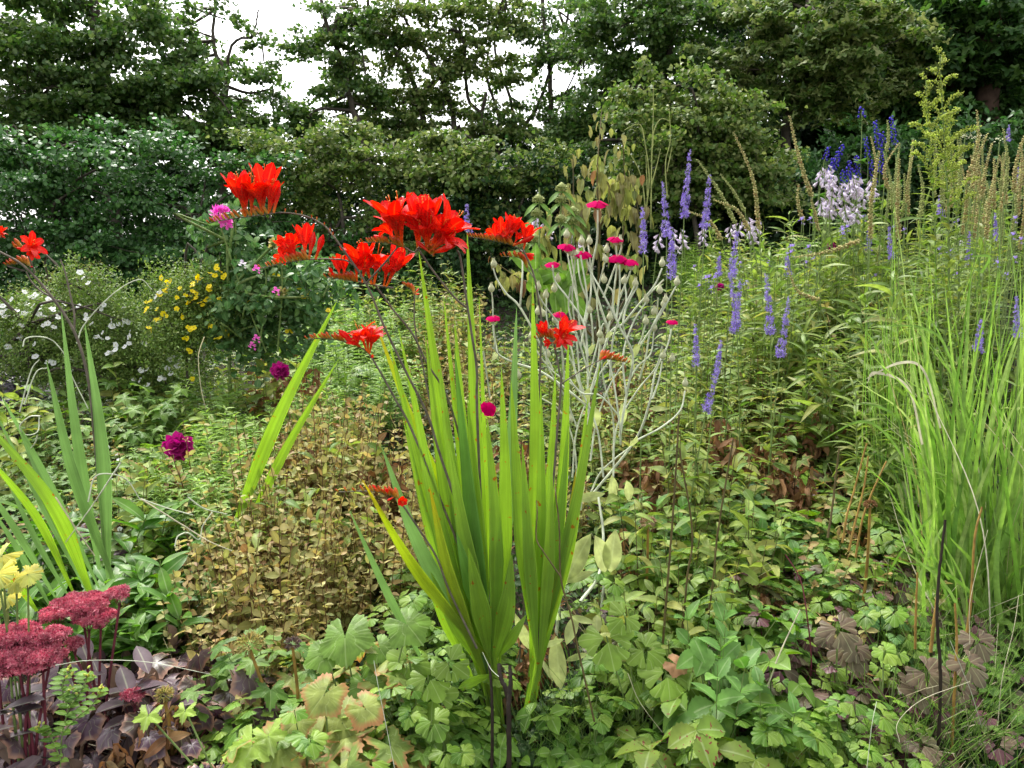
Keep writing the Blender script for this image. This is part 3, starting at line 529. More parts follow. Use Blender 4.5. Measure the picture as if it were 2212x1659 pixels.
spike(cr, [(903, 537), (893, 545), (870, 533), (830, 524), (785, 524)], YC-.08,
      f1([(430, 1450, 395, 1185, 2), (410, 1440, 320, 1190, 1), (420, 1440, 350, 1290, 3), (450, 1440, 430, 1280, 0), (480, 1450, 470, 1260, 1), (500, 1450, 545, 1225, 0), (400, 1440, 290, 1350, 2), (440, 1450, 360, 1390, 3), (380, 1440, 300, 1480, 'b'), (360, 1440, 240, 1450, 'b')]), (.5, 1, 14))
spike(cr, [(903, 537), (915, 525), (925, 540), (936, 554)], YC-.12,
      f1([(560, 1490, 580, 1215, 0), (570, 1490, 600, 1300, 2), (590, 1490, 690, 1320, 1), (600, 1490, 745, 1260, 0), (610, 1490, 785, 1290, 1), (600, 1500, 770, 1400, 2), (560, 1490, 520, 1340, 3), (570, 1500, 640, 1400, 2), (610, 1530, 760, 1490, 'b'), (600, 1550, 500, 1480, 'b'), (600, 1560, 700, 1520, 'b'), (550, 1480, 480, 1390, 2), (610, 1500, 700, 1420, 3)]), (.6, 1, 6))
spike(cr, K(4, 1150, 120)+K(1, 1130, 1530, 1080, 1500, 950, 1470, 820, 1450), YC+.1,
      f1([(1000, 1480, 1010, 1350, 1), (1040, 1490, 1080, 1325, 0), (1070, 1490, 1112, 1335, 1), (1120, 1500, 1150, 1365, 0), (1150, 1520, 1192, 1370, 1), (1165, 1530, 1195, 1570, 0), (1010, 1480, 955, 1400, 2), (1100, 1500, 1228, 1450, 'b'), (1060, 1490, 1020, 1390, 2), (1090, 1500, 1140, 1420, 3)]), (.5, 1, 16))
spike(cr, K(4, 1230, 300, 1180, 230)+K(1, 1130, 1580, 1020, 1570), YC+.14, [], (.4, 1, 12), r0=.0018)
spike(cr, K(4, 230, 780, 180, 720, 60, 670, -60, 650, -170, 655), YC-.05,
      f4([(180, 715, 130, 555, 2), (190, 725, 190, 555, 2), (200, 730, 245, 580, 1), (205, 740, 262, 650, 2), (150, 700, 110, 640, 1), (140, 690, 15, 590, 'b'), (200, 740, 230, 760, 3)]), (.35, 1, 16))
spike(cr, K(4, 1340, 700, 1330, 650, 1290, 640, 1225, 650), YC-.06, f4([(1330, 660, 1440, 600, 2), (1335, 660, 1450, 520, 1), (1320, 650, 1270, 560, 0), (1310, 640, 1230, 580, 'b'), (1335, 670, 1420, 640, 2), (1330, 660, 1280, 680, 1), (1335, 690, 1345, 720, 'b')]), (.3, 1, 10))
spike(cr, K(4, 1600, 795, 1640, 775, 1720, 785, 1790, 800), YC-.04, f4([(1640, 775, 1665, 755, 'b')]), (.2, 1, 12), r0=.0015)
spike(cr, K(7, 420, 40, 370, 0)+K(4, 300, 1600, 200, 1585, 20, 1590), YC-.18, f4([(370, 1620, 405, 1640, 0), (360, 1620, 320, 1640, 'b'), (330, 1610, 320, 1560, 'b'), (280, 1600, 225, 1545, 'b')]), (.2, 1, 14))
spike(cr, K(4, 485, 385, 465, 350, 420, 325), YC+.4, f4([(480, 370, 510, 350, 'b'), (475, 370, 520, 380, 'b')]), (.1, 1, 8))
# crocosmia at the left edge and the blades between
YL = 2.3
bl = at(170, 1130, YL); cl = root('crocosmia', 'crocosmia at the left edge with faded seed stalks and two small red blooms', 'flowering plant', (bl[0], YL, float(g(bl[0], YL))))
for tip, base, w, m_, dz, bow, dzb in [
    (K(3, 375, 480)[0], (215, 1180), .030, p_, 0, -6, 0), (K(3, 520, 560)[0], (235, 1200), .044, p_, .0, 14, 0), (K(3, 285, 790)[0], (245, 1200), .040, p_, -.1, -14, -.05),
    ((0, 850), (215, 1220), .034, p_, -.05, 10, 0), ((-60, 880), (200, 1240), .036, c_, -.2, 40, -.1), ((-50, 960), (160, 1230), .040, c_, -.25, 30, -.1), ((-60, 1010), (120, 1240), .03, p_, -.1, 10, 0),
    ((-40, 830), (190, 1230), .03, p_, .1, 0, 0), ((-30, 1080), (110, 1260), .03, p_, 0, 6, 0), ((30, 900), (205, 1230), .026, p_, .1, -4, 0), ((-50, 1150), (80, 1270), .028, c_, -.1, 6, 0), ((5, 1010), (150, 1240), .026, p_, .1, -6, .1)]:
    blade(cl, tip, (base[0], base[1]+50), w, m_, dz, bow, dzb, Y=YL)
stalk(cl, [(225, 1180), (205, 950)]+K(3, 540, 900, 460, 620, 320, 400, 150, 210, 0, 120, -60, 90), YL, YL-.05, .005)
stalk(cl, K(3, 320, 400, 250, 360, 190, 300, 160, 240), YL, YL, .003, .002); stalk(cl, K(3, 455, 600, 455, 500, 430, 380, 400, 250, 370, 165), YL, YL+.05, .003, .002)
stalk(cl, K(3, 215, 250, 180, 160, 155, 95), YL-.02, YL-.05, .003, .002)
spike(cl, K(3, 160, 110, 150, 95, 120, 100, 90, 95), YL-.05, [(K(3, 160, 110)[0], K(3, 240, 60)[0], 2), (K(3, 160, 110)[0], K(3, 225, 130)[0], 3), (K(3, 160, 110)[0], K(3, 205, 40)[0], 2), (K(3, 150, 100)[0], K(3, 95, 90)[0], 'b')], (.5, 1, 3))
spike(cl, K(3, 190, 215, 150, 190, 90, 195, 40, 200), YL-.03, [(K(3, 160, 200)[0], K(3, 205, 215)[0], 'b')], (.1, 1, 12))
spike(cl, K(3, -60, 90, -20, 60, 10, 20), YL-.05, [(K(3, 0, 80)[0], K(3, 25, -10)[0], 2), (K(3, 0, 80)[0], K(3, 20, -40)[0], 1), (K(3, 0, 80)[0], K(3, 30, 20)[0], 2)])
bm = at(520, 1120, 2.9); cm = root('crocosmia', 'pair of lone green sword leaves standing left of the big red crocosmia', 'plant', (bm[0], 2.9, float(g(bm[0], 2.9))))
blade(cm, (728, 650), (495, 1170), .05, c_, 0, -14, 0, yaw=.2, Y=2.9); blade(cm, (732, 775), (520, 1170), .036, c_, .15, -10, .1, yaw=.4, Y=2.9)
# ---------------------------------------------------------------- rose campion
YR = 2.72
k4 = lambda *a: K(4, *a)
cb = at(1370, 1220, YR); rc = root('rose_campion', 'branching silver stemmed campion with magenta flowers right of the crocosmia', 'flowering plant', (cb[0], YR, float(g(cb[0], YR))))
ST = [k4(1500, 1000, 1480, 700, 1450, 400, 1470, 160), k4(1600, 900, 1620, 620, 1600, 400, 1650, 180), k4(1680, 900, 1700, 650, 1760, 480, 1830, 330), k4(1400, 900, 1380, 700, 1300, 560, 1290, 400), k4(1580, 700, 1560, 480, 1500, 300, 1480, 150), k4(1780, 1000, 1760, 760, 1820, 560, 1900, 430), k4(1560, 1400, 1600, 1150, 1700, 900, 1850, 700, 1900, 560), k4(1700, 1400, 1700, 1150, 1640, 900, 1620, 640), k4(1480, 1200, 1400, 1000, 1300, 820, 1290, 690), k4(1860, 900, 1900, 760, 1930, 600, 2020, 430),
 k4(1450, 1500, 1480, 1200, 1600, 900, 1700, 760), k4(1640, 1500, 1600, 1200, 1480, 900, 1440, 700, 1350, 560), k4(1700, 1500, 1720, 1200, 1840, 980, 1960, 830, 2000, 700), k4(1480, 1550, 1460, 1300, 1380, 1100, 1230, 1000), k4(1560, 900, 1500, 700, 1430, 480, 1440, 330), k4(1820, 760, 1760, 560, 1800, 420, 1850, 330),
 k4(1500, 1700, 1520, 1500, 1550, 1150, 1545, 950, 1540, 760, 1500, 600, 1480, 400, 1460, 250, 1440, 130), k4(1545, 760, 1520, 560, 1420, 400, 1345, 300, 1328, 200),
 k4(1540, 1050, 1600, 850, 1680, 620, 1760, 560, 1850, 450, 1950, 330, 2000, 220), k4(1680, 620, 1620, 450, 1570, 250, 1600, 60, 1605, -60, 1605, -160), k4(1740, 1250, 1780, 1000, 1820, 760, 1750, 600, 1640, 380, 1560, 240),
 k4(1820, 760, 1900, 640, 1980, 520, 2085, 330), k4(1560, 1620, 1830, 1280, 1920, 1050, 1960, 850, 2030, 700, 2062, 570), k4(1850, 1270, 2000, 1190, 2110, 1090, 2140, 970), k4(1940, 1020, 1980, 900, 2000, 790),
 k4(1730, 560, 1700, 440, 1722, 200, 1715, 60), k4(1720, 530, 1740, 350, 1738, 200), k4(1740, 400, 1790, 280, 1812, 220), k4(1330, 840, 1250, 680, 1130, 460, 1050, 380, 990, 290, 965, 220), k4(1130, 460, 1142, 300, 1145, 200, 1140, 130),
 k4(1560, 1080, 1400, 950, 1250, 850, 1100, 800, 990, 740, 975, 650, 965, 530), k4(990, 740, 968, 600, 962, 430, 955, 360), k4(1480, 620, 1400, 590, 1320, 500, 1250, 400, 1230, 330), k4(1530, 1000, 1450, 800, 1400, 700, 1360, 620, 1370, 510),
 k4(1545, 1100, 1480, 960, 1340, 860, 1240, 740, 1200, 650), k4(1740, 1130, 1620, 1000, 1500, 980, 1400, 850), k4(1500, 700, 1560, 400, 1560, 200, 1545, 60), k4(1650, 700, 1700, 400, 1660, 320), k4(1520, 560, 1540, 400, 1500, 140),
 k4(1900, 640, 1960, 560, 1975, 400), k4(1560, 1600, 1640, 1450, 1850, 1280), k4(1225, 1650, 1222, 1400), k4(1800, 900, 1850, 820, 1930, 740, 1950, 590), k4(1550, 900, 1600, 700, 1640, 560, 1680, 640), k4(1760, 560, 1780, 420, 1770, 310), k4(1850, 450, 1900, 400, 2010, 290), k4(1640, 400, 1740, 130, 1750, 60),
 k4(1745, 1300, 1740, 1180, 1700, 900, 1660, 760), k4(1560, 240, 1530, 140, 1510, 60), k4(1480, 420, 1440, 240, 1415, 100), k4(905, 730, 930, 900, 945, 1000)]
for i, p in enumerate(ST):
    Y = YR+.12*sin(i*2.1) if i > 0 else YR; w = [at(q[0], q[1], Y+.03*sin(j+i)) for j, q in enumerate(p)]; mb = MB(); c = curve(w, 6*len(w)); mb.tube(c, np.linspace(.0048 if len(p) > 5 else .0034, .0026, len(c)), 6); part(rc, 'stem', mb, M['wstem'])
def campion_flower():
    mb = MB(); mb.scat(T_join([(T_leaf(5, 1.05, -.15, -.42, peak=.62, wave=.03), 2*pi*i/5, (0, 0, .04*(i % 2)), 1) for i in range(5)]+[(T_leaf(3, .8, -.2, -.5, peak=.66), 2*pi*i/5+.6, (0, 0, -.03), .85) for i in range(5)]), [[0, 0, 0]], [0, 1, 0], [0, 0, 1], 1.); return mb.mesh('flower', M['mag'])
def calyx():
    mb = MB(); mb.scat(T_ovoid(.36, 8, (.35, .85, 1, .8, .45, .3)), [[0, 0, 0]], [0, 1, 0], [0, 0, 1], 1.)
    for k in range(5): a = k*1.257; mb.tube([(cos(a)*.1, .95, sin(a)*.1), (cos(a)*.16, 1.12, sin(a)*.16)], [.04, .01], 3)
    return mb.mesh('seed_pod', [M['calyx']])
CF = campion_flower(); CXM = calyx()
def cal(p, Y=YR, s=.032, d=(0, 0, 1), fl=0, fs=.019):
    w = at(p[0], p[1], Y); d = A(d, float)+rs.normal(size=3)*.12
    if not fl: inst(rc, 'seed_pod', CXM, w-norm(d)*s*.3, d, (0, -1, 0), s)
    if fl:
        c = inst(rc, 'flower_base', CXM, w-norm(d)*s*.9, d, (0, -1, 0), s*.9)
        n = A([rs.uniform(-.2, .2), -.32, 1]); inst(rc, 'flower', CF, w, A([rs.uniform(-1, 1), .6, .2]), n, fs*1.12)
for p, fs in [(K(1, 1600, 1232)[0], .036), (K(4, 1415, 75)[0], .03), (K(4, 1515, 120)[0], .031), (K(4, 1715, 30)[0], .027), (K(4, 1725, 145)[0], .032), (K(4, 1800, 168)[0], .031), (K(4, 1327, 185)[0], .026), (K(4, 965, 515)[0], .024), (K(4, 1370, 492)[0], .023), (K(4, 2063, 540)[0], .02)]: cal(p, fl=1, fs=fs)
inst(rc, 'flower', CF, at(1058, 884, 1.98), (0, .3, 1), (.3, -1, .1), .02); inst(rc, 'flower', CF, at(1050, 880, 1.98), (0, .3, 1), (.8, -.6, .3), .016)
for x, y in [(1470, 150), (1655, 170), (1835, 320), (1288, 390), (1480, 140), (1902, 420), (1900, 550), (1618, 630), (1290, 680), (2022, 420), (970, 200), (955, 350), (1440, 125), (1508, 60), (2000, 195), (1645, 295), (1765, 300), (1985, 360), (2090, 310), (1950, 490), (1680, 525), (2010, 445), (2005, 760), (2060, 780), (2140, 930), (1950, 590), (1360, 290), (1340, 350), (1345, 540), (1240, 340), (1200, 640), (1240, 490), (1270, 500), (1555, 60), (1660, 110), (1555, 480), (1630, 670), (1810, 215), (1740, 60), (1415, 20), (1220, 1370), (1300, 750), (1120, 880), (1440, 1150)]:
    cal(K(4, x, y)[0])
def fleaf(p, q, wd=.33, Y=YR, m='felt', T=None, nm='leaf'):
    a = at(p[0], p[1], Y); b = at(q[0], q[1], Y-.05); mb = MB(); L = np.linalg.norm(b-a); mb.scat(T or T_leaf(8, wd, .3, -.12, peak=.5, wave=.012), [a], b-a, [rs.uniform(-.5, .5), -1, .5], L); part(rc, nm, mb, M[m])
for a, b, w in [((1590, 1200), (1600, 1080), .4), ((1755, 1180), (1760, 1060), .4), ((1800, 1310), (1850, 1260), .5), ((1530, 1060), (1545, 960), .4), ((1690, 610), (1660, 640), .3), ((1810, 770), (1860, 690), .3), ((1540, 760), (1580, 690), .3), ((990, 740), (960, 780), .3), ((1920, 1080), (2030, 1080), .25), ((1830, 840), (1790, 760), .25), ((1470, 1640), (1640, 1600), .3), ((1700, 1640), (1700, 1500), .35), ((1800, 1640), (1790, 1530), .4), ((1500, 1500), (1500, 1620), .4)]:
    fleaf(K(4, *a)[0], K(4, *b)[0], w)
for a, b, w in [((1410, 510), (1545, 240), .36), ((1650, 460), (1610, 250), .42), ((1680, 460), (1710, 220), .38), ((1410, 520), (1570, 460), .25), ((1350, 850), (1370, 1190), .34), ((1400, 870), (1250, 920), .2), ((1600, 720), (1600, 830), .5), ((1480, 720), (1410, 900), .4), ((1200, 940), (1100, 740), .22), ((1420, 1140), (1620, 1380), .17), ((1440, 730), (1580, 770), .25), ((1410, 1000), (1540, 960), .2), ((1350, 520), (1250, 500), .25), ((1010, 500), (1060, 400), .25), ((1250, 980), (1330, 1120), .2)]:
    fleaf(K(7, *a)[0], K(7, *b)[0], w, 2.28)
for p in [K(7, 1350, 860, 1380, 560, 1430, 300, 1480, 60), K(7, 1580, 1050, 1620, 750, 1650, 500, 1720, 200), K(7, 1300, 870, 1340, 620, 1420, 420, 1450, 200), K(7, 1500, 640, 1610, 480, 1640, 250, 1610, 0)]:
    w = [at(q[0], q[1], YR-.3+.08*j) for j, q in enumerate(p)]; mb = MB(); mb.tube(curve(w, 24), np.linspace(.006, .004, 24), 6); part(rc, 'stem', mb, M['wstem'])
# ---------------------------------------------------------------- prototypes of the bed plants (built at the origin)
R0 = None
def proto(name): 
    o = D.objects.new(name, None); COL.objects.link(o); o.location = (0, 0, 0); o.empty_display_size = .1; return o
def foliage(r, lv, st, lm, sm):
    n = lv.n; lv.v += st.v; lv.uv += st.uv; lv.f += [(f+n, 1) for f, _ in st.f]; lv.n += st.n
    part(r, 'foliage', lv, [M[lm], M[sm]])
def pl_petiole(name, n, h, sp, T, lm, sz, sm='gstem', pr=.0016, droop=.3, inner=True, leafname='leaf', var=.3, upb=1.6):
    """clump of long leaf stalks fanning out of one crown, each ending in one leaf"""
    r = proto(name); st = MB(); lv = MB()
    for k in range(n):
        a = rnd(0, 2*pi); q = (k+.5)/n; rr = sp*q**.6*rnd(.8, 1.15); hh = h*(1-.45*q)*rnd(.8, 1.1)
        e = A([cos(a)*rr, sin(a)*rr, hh]); c = curve([(0, 0, 0), (e[0]*.35, e[1]*.35, hh*.62), e], 7); st.tube(c, np.linspace(pr, pr*.7, 7), 4)
        d = A([cos(a), sin(a), -droop*rnd(.2, 1.4)]); lv.scat(T, [e], d, norm(A([rs.normal()*var, rs.normal()*var-.25, upb])), sz*rnd(.7, 1.15))
    foliage(r, lv, st, lm, sm); return r
def pl_stems(name, n, h, sp, T, lm, sz, nodes, per, sm='gstem', ang=.6, sr=.002, start=.1, top=None, droop=0, lean=.15, hv=.25, taper=.5, opp=True, jn=.25):
    """clump of upright stems with leaves up them"""
    r = proto(name); st = MB(); lv = MB(); tp = MB()
    for k in range(n):
        a = rnd(0, 2*pi); rr = sp*math.sqrt(rnd(0, 1)); b = A([cos(a)*rr, sin(a)*rr, -.03]); hh = h*rnd(1-hv, 1); le = A([cos(a), sin(a), 0])*lean*hh*rnd(.2, 1.2)
        c = curve([b, b+le*.35+A([0, 0, hh*.5]), b+le+A([0, 0, hh])], 10); st.tube(c, np.linspace(sr, sr*.5, 10), 5)
        ph = rnd(0, 6.3)
        for i in range(nodes):
            t = start+(1-start)*(i+.5)/nodes; p = c[int(t*9)]+(c[min(9, int(t*9)+1)]-c[int(t*9)])*(t*9-int(t*9)); s_ = sz*(1-taper*abs(t-.45)*1.2)*rnd(.75, 1.15)
            for j in range(per):
                aa = ph+i*(pi/2 if opp else 2.4)+j*2*pi/per; d = A([cos(aa)*cos(ang), sin(aa)*cos(ang), sin(ang)-droop*(1-t)]); lv.scat(T, [p], d+rs.normal(size=3)*jn*.6, [rs.normal()*jn, rs.normal()*jn-.1, 1], s_*(1 if jn < .3 else rnd(.6, 1.2)))
        if top == 'bud':
            for j in range(4): tp.scat(O_small, [c[-1]+rs.normal(size=3)*.006], rdir(1, 1), [1, 0, 0], .012)
    if tp.v: lv.v += tp.v; lv.uv += tp.uv; lv.f += [(f+lv.n, 0) for f, _ in tp.f]; lv.n += tp.n
    foliage(r, lv, st, lm, sm)
    return r
PR = {}
def mk(k, f, nv=3): PR[k] = [f() for _ in range(nv)]
mk('col', lambda: pl_petiole('columbine_plant', 13, .30, .20, L_col3, 'col', .088, leafname='leaf'), 4)
mk('colb', lambda: pl_petiole('columbine_plant', 12, .24, .18, L_col3, 'colb', .072), 3)
mk('colp', lambda: pl_petiole('purple_leaf_plant', 10, .22, .17, L_col3, 'colp', .10, sm='sedst', droop=.5), 3)
mk('str', lambda: pl_petiole('strawberry_plant', 10, .17, .15, L_str3, 'strw', .10, droop=.35), 3)
mk('strs', lambda: pl_petiole('strawberry_plant', 7, .17, .14, L_str3, 'strs', .10, droop=.4), 2)
mk('ger', lambda: pl_petiole('cranesbill_plant', 14, .28, .22, L_ger, 'ger', .075), 4)
mk('gery', lambda: pl_petiole('cranesbill_plant', 11, .24, .2, L_ger, 'gery', .10, droop=.5), 3)
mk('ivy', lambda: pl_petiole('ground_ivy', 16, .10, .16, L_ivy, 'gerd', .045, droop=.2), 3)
mk('heu', lambda: pl_petiole('heuchera_plant', 12, .22, .2, L_heu, 'heu', .075, sm='sedst', droop=.8, var=.5), 3)
mk('heug', lambda: pl_petiole('withered_plant', 12, .2, .2, T_leaf(6, .5, .5, -.5, peak=.5, wave=.06), 'heug', .065, sm='black', droop=1.1, var=.9), 3)
mk('net', lambda: pl_stems('nettle_plant', 3, .34, .05, L_tooth, 'net', .085, 6, 2, droop=.3), 2)
mk('wil', lambda: pl_stems('willow_leaved_plant', 5, .85, .10, L_wil, 'wil', .155, 15, 2, jn=.5, hv=.4, ang=.75, sr=.0035, start=.12, lean=.12, droop=.2), 3)
mk('ver', lambda: pl_stems('speedwell_plant', 7, .62, .14, L_ltooth, 'ver', .085, 10, 2, jn=.5, hv=.4, sm='dstem', ang=.35, lean=.18, top='bud'), 3)
mk('ver2', lambda: pl_stems('speedwell_plant', 5, .45, .12, T_leaf(8, .34, .3, -.3, teeth=.2), 'ver', .10, 7, 2, jn=.5, hv=.45, sm='dstem', ang=.25, lean=.2), 3)
mk('tan', lambda: pl_stems('loosestrife_plant', 9, .52, .14, L_ov, 'tan', .042, 10, 3, sm='tanstem', ang=.3, sr=.0021, start=.1, lean=.25, droop=.3, hv=.5, jn=.8), 4)
mk('tan2', lambda: pl_stems('loosestrife_plant', 8, .36, .14, T_leaf(4, .6, .25, -.2), 'tan', .045, 7, 3, sm='tanstem', ang=.25, sr=.0017, start=.2, lean=.3, jn=.7, hv=.5), 2)
mk('phl', lambda: pl_stems('spurge_plant', 10, .42, .15, L_lan, 'phl', .058, 15, 4, ang=.35, sr=.002, start=.25, lean=.15), 3)
mk('peo', lambda: pl_stems('broad_leaved_plant', 4, .36, .08, L_big, 'peo', .14, 8, 2, ang=.5, sr=.004, start=.2, lean=.5, opp=False, taper=.3), 2)
mk('bro', lambda: pl_stems('withered_plant', 5, .5, .09, T_leaf(5, .4, .6, -.5, wave=.08), 'brown', .1, 9, 3, jn=.9, sm='black', ang=-.6, sr=.003, start=.2, lean=.15), 3)
mk('rosl', lambda: pl_stems('dark_leaved_plant', 5, .4, .10, L_ov, 'jet', .08, 7, 3, sm='black', ang=.2, lean=.3), 2)
mk('gras', lambda: pl_stems('grass_tuft', 26, .32, .08, L_lin, 'gra', .001, 1, 1, sm='gra', sr=.0014, lean=.7), 3)
mk('straw', lambda: pl_stems('straw_tuft', 14, .26, .12, L_lin, 'grs', .03, 2, 1, sm='grs', sr=.0011, lean=1.1, hv=.6), 2)
LOOK = dict(col=('green columbine clump', 'columbine'), colb=('bluish green columbine clump', 'columbine'), colp=('purple tinted three-lobed leaf clump', 'columbine'), str=('toothed green strawberry plant', 'strawberry plant'),
 strs=('red spotted strawberry plant', 'strawberry plant'), ger=('cut leaved cranesbill clump', 'cranesbill'), gery=('yellowing cranesbill clump', 'cranesbill'), ivy=('low patch of small scalloped leaves', 'ground ivy'),
 heu=('purple grey heuchera clump', 'heuchera'), heug=('grey crumpled withered plant', 'withered plant'), net=('toothed nettle-like plant', 'leafy plant'), wil=('bright green plant with long arching leaves', 'leafy perennial'),
 ver=('leafy green speedwell stems', 'speedwell'), ver2=('toothed leafy speedwell stems', 'speedwell'), tan=('tan and yellow leaved loosestrife stems', 'loosestrife'), tan2=('low straw coloured loosestrife stems', 'loosestrife'),
 phl=('lime green narrow leaved spurge stems', 'spurge'), peo=('glossy broad green leaves', 'leafy plant'), bro=('brown withered leaf stems', 'withered plant'), rosl=('blackish purple leaved plant', 'dark plant'), gras=('small tuft of green grass', 'grass tuft'), straw=('straw coloured dry grass tuft', 'dry grass'))
FIRST = set()
def zone(kind, x0, y0, x1, y1, n, h, where, s=(.8, 1.15), mind=0):
    gname = LOOK[kind][0]+' '+where
    for i in range(n):
        px = x0+(x1-x0)*rnd(0, 1); py = y0+(y1-y0)*((i+rnd(0, 1))/n); X, Y = place(px, py, h); v = PR[kind][rs.randint(len(PR[kind]))]
        if mind and Y < mind: continue
        if id(v) in FIRST: c = copy_tree(v)
        else: c = v; FIRST.add(id(v))
        c.location = (X, Y, float(g(X, Y))); c.rotation_euler = (0, 0, rnd(0, 6.28)); q = rnd(*s); c.scale = (q, q, q*rnd(.72, 1.35))
        c['label'] = gname; c['category'] = LOOK[kind][1]; c['group'] = gname
# far and left
zone('ver2', 240, 900, 500, 1120, 14, .34, 'around the magenta flower head', (.7, 1.1)); zone('phl', 300, 880, 520, 1080, 10, .34, 'around the magenta flower head', (.7, 1.)); zone('bro', 300, 900, 520, 1100, 4, .3, 'around the magenta flower head', (.5, .7)); zone('tan2', 60, 920, 300, 1120, 7, .3, 'under the left crocosmia', (.7, 1))
zone('ver', 680, 600, 1080, 700, 22, .5, 'at the foot of the hedge behind the red flowers', (.9, 1.3)); zone('tan', 840, 620, 1060, 780, 14, .5, 'behind the sword leaves', (.9, 1.3)); zone('phl', 640, 660, 900, 820, 12, .4, 'left of the tall sword leaves', (1, 1.4)); zone('ver2', 500, 760, 700, 860, 10, .35, 'in front of the rose bush', (1, 1.3)); zone('bro', 520, 740, 700, 860, 5, .35, 'in front of the rose bush', (.8, 1.))
zone('ger', 180, 840, 420, 920, 10, .3, 'in front of the white shrub', (1, 1.3)); zone('ver2', 260, 820, 440, 900, 8, .35, 'in front of the white shrub', (.9, 1.2)); zone('colp', 380, 860, 460, 960, 4, .3, 'near the magenta flower head', (.8, 1))
zone('ger', 640, 640, 880, 760, 16, .3, 'behind the lowest left red flower', (1., 1.4)); zone('col', 620, 700, 860, 860, 14, .25, 'left of the tall sword leaves', (1, 1.4))
zone('phl', 420, 850, 780, 960, 24, .36, 'between the pink sweet flowers and the tan patch'); zone('phl', 440, 960, 600, 1120, 14, .34, 'beside the lone sword leaves')
zone('ger', 240, 830, 460, 960, 18, .24, 'below the white shrub', (.9, 1.3)); zone('ger', 230, 960, 500, 1100, 30, .22, 'around the magenta flower head', (.7, 1.)); zone('gery', 250, 1020, 480, 1130, 12, .2, 'in front of the magenta flower head', (.7, 1))
zone('rosl', 0, 770, 90, 840, 5, .36, 'at the left edge below the white shrub'); zone('ver2', 0, 820, 110, 980, 9, .35, 'at the left edge behind the sword leaves'); zone('ger', 60, 940, 200, 1120, 14, .2, 'under the left crocosmia')
zone('heu', 130, 1090, 250, 1200, 5, .18, 'behind the broad green leaves', (.7, .9)); zone('str', 240, 860, 360, 920, 4, .3, 'with pale leaves under the white shrub')
zone('peo', 110, 1120, 330, 1340, 9, .30, 'behind the sedum heads', (.8, 1.1)); zone('peo', 300, 1180, 380, 1330, 5, .28, 'between sedum and tan patch', (.6, .9))
zone('tan', 520, 850, 860, 960, 26, .5, 'at the back of the dry patch', (.8, 1.25)); zone('tan', 470, 950, 880, 1080, 30, .5, 'in the middle of the dry patch', (.75, 1.25)); zone('tan', 420, 1060, 860, 1190, 32, .45, 'in the front of the dry patch', (.7, 1.1)); zone('tan2', 330, 1180, 660, 1400, 26, .3, 'in front of the dry patch', (.7, 1.1)); zone('bro', 560, 950, 860, 1150, 4, .4, 'among the dry loosestrife', (.7, 1.1)); zone('ver2', 500, 930, 860, 1150, 8, .42, 'among the dry loosestrife', (.7, 1.))
zone('heu', 0, 1420, 280, 1650, 16, .2, 'in the lower left corner', (.8, 1.2)); zone('heug', 0, 1440, 330, 1659, 12, .2, 'in the lower left corner', (.9, 1.2)); zone('heug', 250, 1350, 520, 1500, 10, .2, 'between sedum and dry seed head', (.8, 1.1)); zone('heu', 260, 1430, 560, 1650, 14, .2, 'along the bottom left of the lime leaves', (.9, 1.2)); zone('ger', 100, 1440, 560, 1650, 8, .18, 'mixed into the purple leaves', (.5, .8)); zone('straw', 0, 1450, 560, 1650, 8, .16, 'in the lower left corner'); zone('bro', 60, 1500, 450, 1659, 4, .26, 'at the bottom left', (.5, .7)); zone('bro', 1100, 1350, 1200, 1500, 2, .2, 'at the crocosmia foot', (.4, .5))
# middle and right
zone('colp', 1300, 1150, 1700, 1420, 10, .27, 'across the lower right bed', (.8, 1.1)); zone('colp', 1600, 1150, 1960, 1420, 12, .27, 'across the lower right bed', (.8, 1.1)); zone('heug', 1300, 1150, 1960, 1500, 12, .24, 'across the lower right bed', (.6, .9)); zone('tan2', 1600, 1000, 1960, 1300, 8, .3, 'across the lower right bed', (.7, 1.)); zone('straw', 1350, 1050, 1960, 1450, 10, .25, 'across the lower right bed', (.9, 1.2))
zone('bro', 1060, 760, 1500, 1000, 7, .4, 'at the foot of the silver campion', (.6, 1)); zone('tan', 1080, 760, 1500, 1000, 10, .42, 'at the foot of the silver campion', (.7, 1.1)); zone('ver', 1060, 700, 1500, 880, 22, .5, 'behind the silver campion'); zone('ver2', 1250, 850, 1560, 1020, 14, .4, 'at the foot of the silver campion', (.8, 1.1)); zone('ver', 1480, 640, 1720, 860, 34, .55, 'under the violet spikes'); zone('wil', 1500, 560, 1700, 700, 12, .7, 'left of the slender violet spike', (.8, 1.1)); zone('ver', 1620, 560, 2000, 760, 24, .75, 'in the middle right', (1.1, 1.4)); zone('tan', 1640, 600, 1980, 800, 9, .6, 'in the middle right', (.9, 1.3)); zone('bro', 1640, 560, 2000, 760, 6, .6, 'in the middle right', (.7, 1)); zone('phl', 1440, 540, 1700, 600, 14, .4, 'in bright lime below the small white flowers', (1, 1.4)); zone('ver', 1500, 540, 1960, 640, 26, .5, 'below the white drooping flowers')
zone('wil', 1620, 560, 1960, 735, 20, .8, 'in the middle right', (.9, 1.25)); zone('wil', 1700, 480, 2020, 620, 20, .85, 'around the goldenrod foot', (1, 1.2)); zone('wil', 1980, 400, 2240, 600, 18, .85, 'at the right edge behind the grass', (1, 1.2)); zone('wil', 1840, 700, 1960, 900, 8, .7, 'beside the tall grass clump', (.7, .9))
zone('ver2', 1620, 760, 1880, 880, 8, .5, 'between the brown withered stems', (.9, 1.2)); zone('bro', 1630, 740, 1880, 900, 11, .5, 'below the lowest violet spikes', (.8, 1.15)); zone('bro', 1560, 900, 1760, 1050, 8, .35, 'in the middle right', (.6, .9))
